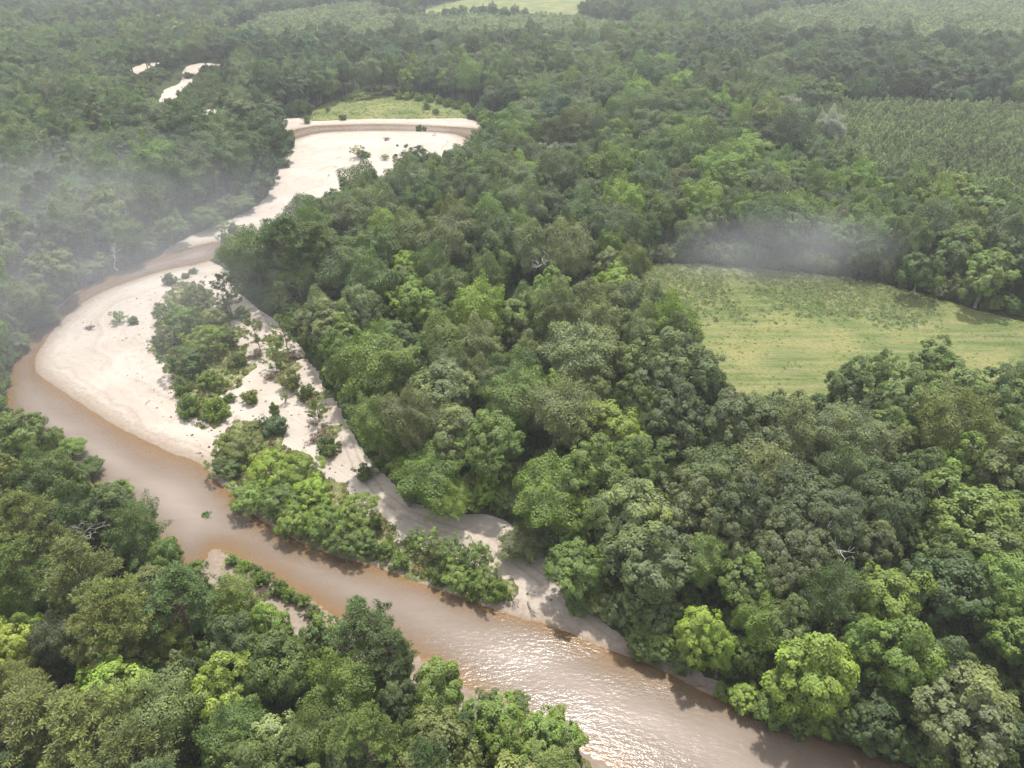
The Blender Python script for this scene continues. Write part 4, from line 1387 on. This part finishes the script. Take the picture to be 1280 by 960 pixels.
CATEGORY = {'broadleaf_tree': 'tree', 'pine_tree': 'pine tree', 'willow_tree': 'willow', 'sapling': 'sapling', 'small_pine': 'pine tree', 'bush': 'bush', 'thin_bush': 'bush'}
GROUP = {'broadleaf_tree': 'broadleaf trees of the river woods', 'pine_tree': 'tall pines among the woods', 'willow_tree': 'willows of the sandbar groves',
         'sapling': 'saplings by the water', 'small_pine': 'small pines on the sand', 'bush': 'bushes along sand and banks', 'thin_bush': 'thin twiggy bushes on the sand'}
tr = np.random.default_rng(5)
lib_rest = {}
for k, i in enumerate(items):
    p = FORMS[i['form']][i['var']]
    # crowns get darker and cooler with distance from the camera
    far_tone = sstep(150, 300, i['y']) if i['hand'] != 'bar' else 0.0
    tint = np.array(TINT[i['tint']]) * tr.uniform(0.74, 1.26) * tr.uniform(0.95, 1.05, 3) * (1 - far_tone * np.array((0.22, 0.15, 0.04)))
    if single[k]:
        nm = FORMNAME[i['form']]
        o = bpy.data.objects.new(nm, None)
        o.empty_display_size = 0.5
        o.location = (i['x'], i['y'], i['z'])
        o.rotation_euler = (tr.normal() * 0.05, tr.normal() * 0.05, i['rot'])
        o.scale = (i['sxy'], i['sxy'], i['sz'])
        o['label'], o['category'], o['group'] = LABEL[k], CATEGORY[nm], GROUP[nm]
        COL.objects.link(o)
        low = nm in ('bush', 'thin_bush')
        c = link('foliage' if low else 'crown', p.crown, o)
        c['tint'] = [float(v) for v in tint]
        link('stems' if low else 'trunk', p.trunk, o)
    else:
        lib_rest.setdefault('pine' if i['form'] in 'PSY' else ('low' if i['form'] in 'UT' else 'broad'), []).append((k, tint))

LIBS = {'broad': (library('broadleaf_source', BROAD + BIGOAK + LUSH + WILLOW + SAPL + EDGE + DOME + NDOME), 'BOLWAEDN'), 'pine': (library('pine_source', PINES + SPARSE + YOUNG), 'PSY'),
        'low': (library('bush_source', BUSHES + THIN), 'UT')}
OFFS = {}
for nm, (lib, fs) in LIBS.items():
    o_ = 0
    for f in fs:
        OFFS[f] = o_
        o_ += len(FORMS[f])
NAMES = {'broad': 'mixed_woodland', 'pine': 'pine_woodland', 'low': 'bank_scrub'}
TEXT = {'broad': 'mass of mixed broadleaf crowns filling the woods', 'pine': 'mass of tall dark pines in the far woods', 'low': 'scattered low scrub by the upper sandbar'}
for nm, L in lib_rest.items():
    K = [items[k] for k, _ in L]
    scatter(NAMES[nm], LIBS[nm][0], [(i['x'], i['y'], i['z']) for i in K], [(i['sxy'], i['sxy'], i['sz']) for i in K], [i['rot'] for i in K],
            [OFFS[i['form']] + i['var'] for i in K], [t for _, t in L], label=TEXT[nm], category='woods')

# plantations: even stands of young pines
pts, S, T, I = [], [], [], []
for pl, step, sc, hs in ((PLANT, 2.7, 0.95, 1.15), (PLANT2, 5.2, 1.9, 1.3), (PLANT3, 5.2, 1.9, 1.0), (PLANT4, 5.2, 1.9, 1.1)):
    lo, hi = pl.min(0), np.minimum(pl.max(0), (900, 1900))
    X, Y = np.meshgrid(np.arange(lo[0], hi[0], step), np.arange(lo[1], hi[1], step))
    P = np.stack([X.ravel(), Y.ravel()], -1) + RNG.uniform(-0.3, 0.3, (X.size, 2)) * step
    P = P[(sdf(pl, P[:, 0], P[:, 1]) > 0) & (np.abs(P[:, 0]) < 0.85 * (P[:, 1] + 60))]
    pts.append(np.concatenate([P, np.full((len(P), 1), 2.4)], 1))
    s = RNG.uniform(0.8, 1.2, len(P))
    S.append(np.stack([s * sc, s * sc, s * hs], -1))
    T.append(np.array((0.185, 0.245, 0.120)) * RNG.uniform(0.75, 1.25, (len(P), 1)) * (1.0 + 0.5 * (vnoise(P[:, 0], P[:, 1], 20, 8) - 0.5))[:, None])
    I.append(RNG.integers(0, 2, len(P)))
pts = np.concatenate(pts)
print('PLANTATION', len(pts))
scatter('pine_plantation', library('young_pine_source', YOUNG), pts, np.concatenate(S), RNG.uniform(0, 6.28, len(pts)), np.concatenate(I), np.concatenate(T),
        label='even stands of young conical pines beyond the woods', category='plantation')

# undergrowth on the forest floor
P = np.concatenate([jgrid(36, 430, 3.6), jgrid(430, 640, 4.6)])
P = P[(P[:, 1] < 430) | (np.abs(P[:, 0] + 260) < 75)]
P = P[free_land(P, 0.8)]
P = P[(inside(P, [PLANT]) < 0) & ((P[:, 1] < 430) | (inside(P, FARSAND) < -5.0))]
n = len(P)
s = RNG.uniform(0.7, 1.5, n)
scatter('undergrowth', LIBS['low'][0], np.concatenate([P, gh(P[:, 0], P[:, 1])[:, None]], 1), np.stack([s, s, s * RNG.uniform(0.6, 1.1, n)], -1),
        RNG.uniform(0, 6.28, n), RNG.integers(0, 4, n), np.array(TINT['mid']) * RNG.uniform(0.7, 1.2, (n, 1)), label='low leafy undergrowth below the trees', category='undergrowth')

# meadow: tall weeds on its far half, short grass tufts all over; grass on the islands and the upper bar
LT = library('tuft_source', TUFTS)


def sow(P, lo, hi, cols, spread_):
    n = len(P)
    s = RNG.uniform(lo, hi, n)
    c = np.array([TINT.get(q, q) if isinstance(q, str) else q for q in cols])[RNG.integers(0, len(cols), n)] * RNG.uniform(0.8, 1.25, (n, 1))
    return np.concatenate([P, gh(P[:, 0], P[:, 1])[:, None]], 1), np.stack([s * spread_, s * spread_, s], -1), RNG.uniform(0, 6.28, n), RNG.integers(0, 3, n), c


def rand_in(pl, dens):
    lo, hi = pl.min(0), pl.max(0)
    n = int(np.prod(hi - lo) * dens)
    P = RNG.uniform(0, 1, (n, 2)) * (hi - lo) + lo
    return P[sdf(pl, P[:, 0], P[:, 1]) > 0.3]


P = rand_in(MEADOW, 1.9)
mpx, mpy, _ = project(np.concatenate([P, np.full((len(P), 1), 2.0)], 1))
line = 398 + (mpx - 880) * 0.02
rag_ = fbm(P[:, 0], P[:, 1], 16, 64) - 0.5 + RNG.normal(size=len(P)) * 0.12
far = (mpy < line + 46 * rag_) & (mpx < 1150 + 140 * rag_)
tall = far & (fbm(P[:, 0], P[:, 1], 14, 61) + RNG.normal(size=len(P)) * 0.08 > 0.36)
scatter('tall_weeds', LT, *sow(P[tall], 0.35, 1.0, [(0.155, 0.195, 0.100), (0.18, 0.215, 0.12), (0.15, 0.20, 0.075), (0.22, 0.235, 0.125)], 1.6),
        label='tall grey-green weeds on the far half of the meadow', category='weeds')
near_ = ~far & (RNG.random(len(P)) < 0.55) & (fbm(P[:, 0], P[:, 1], 9, 62) > 0.42)
scatter('meadow_grass', LT, *sow(P[near_], 0.25, 0.5, [(0.19, 0.235, 0.07), (0.23, 0.245, 0.09), (0.16, 0.22, 0.06)], 2.2),
        label='short rough grass on the mown half of the meadow', category='grass')
gp = [rand_in(p, 0.5) for p in ISLANDS]
P = np.concatenate(gp)
scatter('sandbar_grass', LT, *sow(P, 0.5, 1.2, ['olive', 'fresh', (0.16, 0.17, 0.07), (0.19, 0.16, 0.09)], 1.4),
        label='patchy grass and herbs on the sandbar islands', category='grass')

P = np.concatenate([rand_in(SAND, 0.22), rand_in(SAND2, 0.05)])
r_, s_, i_ = fields(P[:, 0], P[:, 1])
prob = np.exp(-np.clip(-i_, 0, 30) / 3.5) + 0.5 * np.exp(-np.abs(s_ - 1.5) / 1.5) + 0.10 * (fbm(P[:, 0], P[:, 1], 6, 93) > 0.6)
P = P[(r_ < -1.5) & (s_ > 0.2) & (RNG.random(len(P)) < prob) & (rut_dist(P[:, 0], P[:, 1]) > 1.8)]
scatter('sand_litter', LT, *sow(P, 0.10, 0.38, [(0.24, 0.19, 0.13), 'olive', (0.22, 0.20, 0.11), 'fresh', (0.20, 0.155, 0.11)], 1.6),
        label='seedlings, dead stems and leaf litter strewn over the sand', category='litter')

P = rand_in(MEADOW2, 0.5)
scatter('upper_bar_grass', LT, *sow(P, 0.2, 0.7, [(0.16, 0.22, 0.05), (0.20, 0.25, 0.07), 'bright', (0.22, 0.23, 0.10)], 3.0),
        label='fresh green grass and low herbs behind the upper sandbar', category='grass')

# ------------------------------------------------------------------ dead trees and driftwood


def dead(name, label, cat, q, Ht, seed, rot=(0, 0, 0), base_h=12.0, mat_=None, grp=None, **kw):
    me = deadwood(seed, **kw)
    if mat_:
        me.materials.clear()
        me.materials.append(mat_)
    o = link(name, me)
    o.location = q
    s = Ht / base_h
    o.scale = (s, s, s)
    o.rotation_euler = rot
    o['label'], o['category'] = label, cat
    if grp:
        o['group'] = grp
    return o


q = at(687, 332, 13.0)
dead('dead_tree', 'bare white snag standing among the green crowns near the meadow', 'dead tree', (q[0], q[1], 2.0), 20.0, 11)
q = at(1030, 665, 12.0)
dead('dead_tree', 'bleached bare limbs poking out of the large grey-green oak', 'dead tree', (q[0], q[1] - 3, 2.5), 15.0, 12)
q = at(90, 660, 9.0)
dead('dead_tree', 'thin pale dead tree leaning out of the near bank crowns', 'dead tree', (q[0], q[1], 2.0), 12.5, 13)
q = at(140, 316, 8.0)
dead('dead_tree', 'pale bare branches hanging over the left bank of the river', 'dead tree', (q[0], q[1], 2.0), 11.0, 14, (0.3, 0.2, 0))
LOG = [(112, 408, 5, 'dark snag of driftwood lying on the main sandbar'), (403, 160, 9, 'long driftwood log at the water edge of the upper sandbar'),
       (540, 170, 7, 'brown driftwood heap right of the upper channel'), (421, 210, 4, 'small dark branch on the upper sandbar, left of three'),
       (430, 211, 4, 'small dark branch on the upper sandbar, right of three'), (410, 222, 3.5, 'small dark branch on the upper sandbar, lowest of three'),
       (660, 752, 6, 'dark driftwood log along the cut bank below the saplings'), (640, 745, 5, 'short driftwood log at the foot of the saplings'),
       (257, 640, 4, 'leafless snag sticking out of the muddy river'), (858, 852, 7, 'fallen trunk on the muddy beach under the lime green tree'),
       (235, 520, 5, 'grey driftwood at the lower edge of the sandbar bushes'), (182, 505, 3, 'tiny dark twig heap alone on the open sand')]
for j, (px, py, L, lab) in enumerate(LOG):
    q = at(px, py, 0.5)
    dead('driftwood', lab, 'driftwood', (q[0], q[1], float(gh(q[0], q[1])[0]) + 0.3), L * 0.62, 30 + j, (math.radians(84), 0, RNG.uniform(0, 6.28)), 12.0, M_DRIFT,
         'driftwood on the bars', r0=0.5, depth=3)

# ------------------------------------------------------------------ haze
HAZE = True
if HAZE:
    V = np.array([(x, y, z) for x in (-9600, 9600) for y in (-120, 10100) for z in (-3.5, 104.0)], float)
    Fi = np.array([(0, 1, 3, 2), (4, 6, 7, 5), (0, 4, 5, 1), (2, 3, 7, 6), (0, 2, 6, 4), (1, 5, 7, 3)])
    m, n_, l_ = mat('haze_air')
    pv = n_.new('ShaderNodeVolumePrincipled')
    pv.inputs['Color'].default_value = (0.93, 0.97, 1.0, 1)
    pv.inputs['Density'].default_value = 0.00021
    pv.inputs['Anisotropy'].default_value = 0.25
    o_ = n_.new('ShaderNodeOutputMaterial')
    l_.new(pv.outputs[0], o_.inputs['Volume'])
    link('haze', new_mesh('haze', V, Fi, 4, [m]), kind='stuff')


# drifting mist: two thin patches, dense in the middle and fading out
def mist(name, label, q, rad, dens):
    nu, nv = 24, 12
    V, Fi = [(0, 0, 1)], []
    for j in range(1, nv):
        for k in range(nu):
            a, b = math.pi * j / nv, 2 * math.pi * k / nu
            V.append((math.sin(a) * math.cos(b), math.sin(a) * math.sin(b), math.cos(a)))
    V.append((0, 0, -1))
    me = bpy.data.meshes.new(name)
    faces = [(0, 1 + k, 1 + (k + 1) % nu) for k in range(nu)]
    for j in range(nv - 2):
        for k in range(nu):
            a, b = 1 + j * nu + k, 1 + j * nu + (k + 1) % nu
            faces.append((a, a + nu, b + nu, b))
    e = 1 + (nv - 2) * nu
    faces += [(e + k, len(V) - 1, e + (k + 1) % nu) for k in range(nu)]
    me.from_pydata(V, [], faces)
    m, n_, l_ = mat(name)
    tcn = n_.new('ShaderNodeTexCoord')
    ln = n_.new('ShaderNodeVectorMath')
    ln.operation = 'DOT_PRODUCT'
    l_.new(tcn.outputs['Object'], ln.inputs[0])
    l_.new(tcn.outputs['Object'], ln.inputs[1])
    f = mathn(n_, l_, 'SUBTRACT', 1.0, ln.outputs['Value'], True)
    f = mathn(n_, l_, 'POWER', f, 1.6)
    nz = noise(n_, l_, 1.8, 3, 0.6, tcn.outputs['Object'])
    nz = mathn(n_, l_, 'ADD', mathn(n_, l_, 'MULTIPLY', nz, 1.6), -0.1)
    d = mathn(n_, l_, 'MULTIPLY', mathn(n_, l_, 'MULTIPLY', f, nz), dens)
    pv = n_.new('ShaderNodeVolumePrincipled')
    pv.inputs['Color'].default_value = (0.96, 0.97, 1.0, 1)
    pv.inputs['Anisotropy'].default_value = 0.2
    l_.new(d, pv.inputs['Density'])
    o_ = n_.new('ShaderNodeOutputMaterial')
    l_.new(pv.outputs[0], o_.inputs['Volume'])
    me.materials.append(m)
    o = link(name, me, kind='stuff', label=label, category='mist')
    o.location, o.scale = q, rad


mist('mist', 'thin white mist drifting over the woods left of the river', tuple(at(5, 315, 12.0)), (120, 130, 24), 0.0110)
mist('mist', 'faint bluish mist hanging at the tree line behind the meadow', tuple(at(985, 318, 11.0)), (48, 12, 17), 0.036)
cy.volume_max_steps = 64
cy.volume_step_rate = 2.0
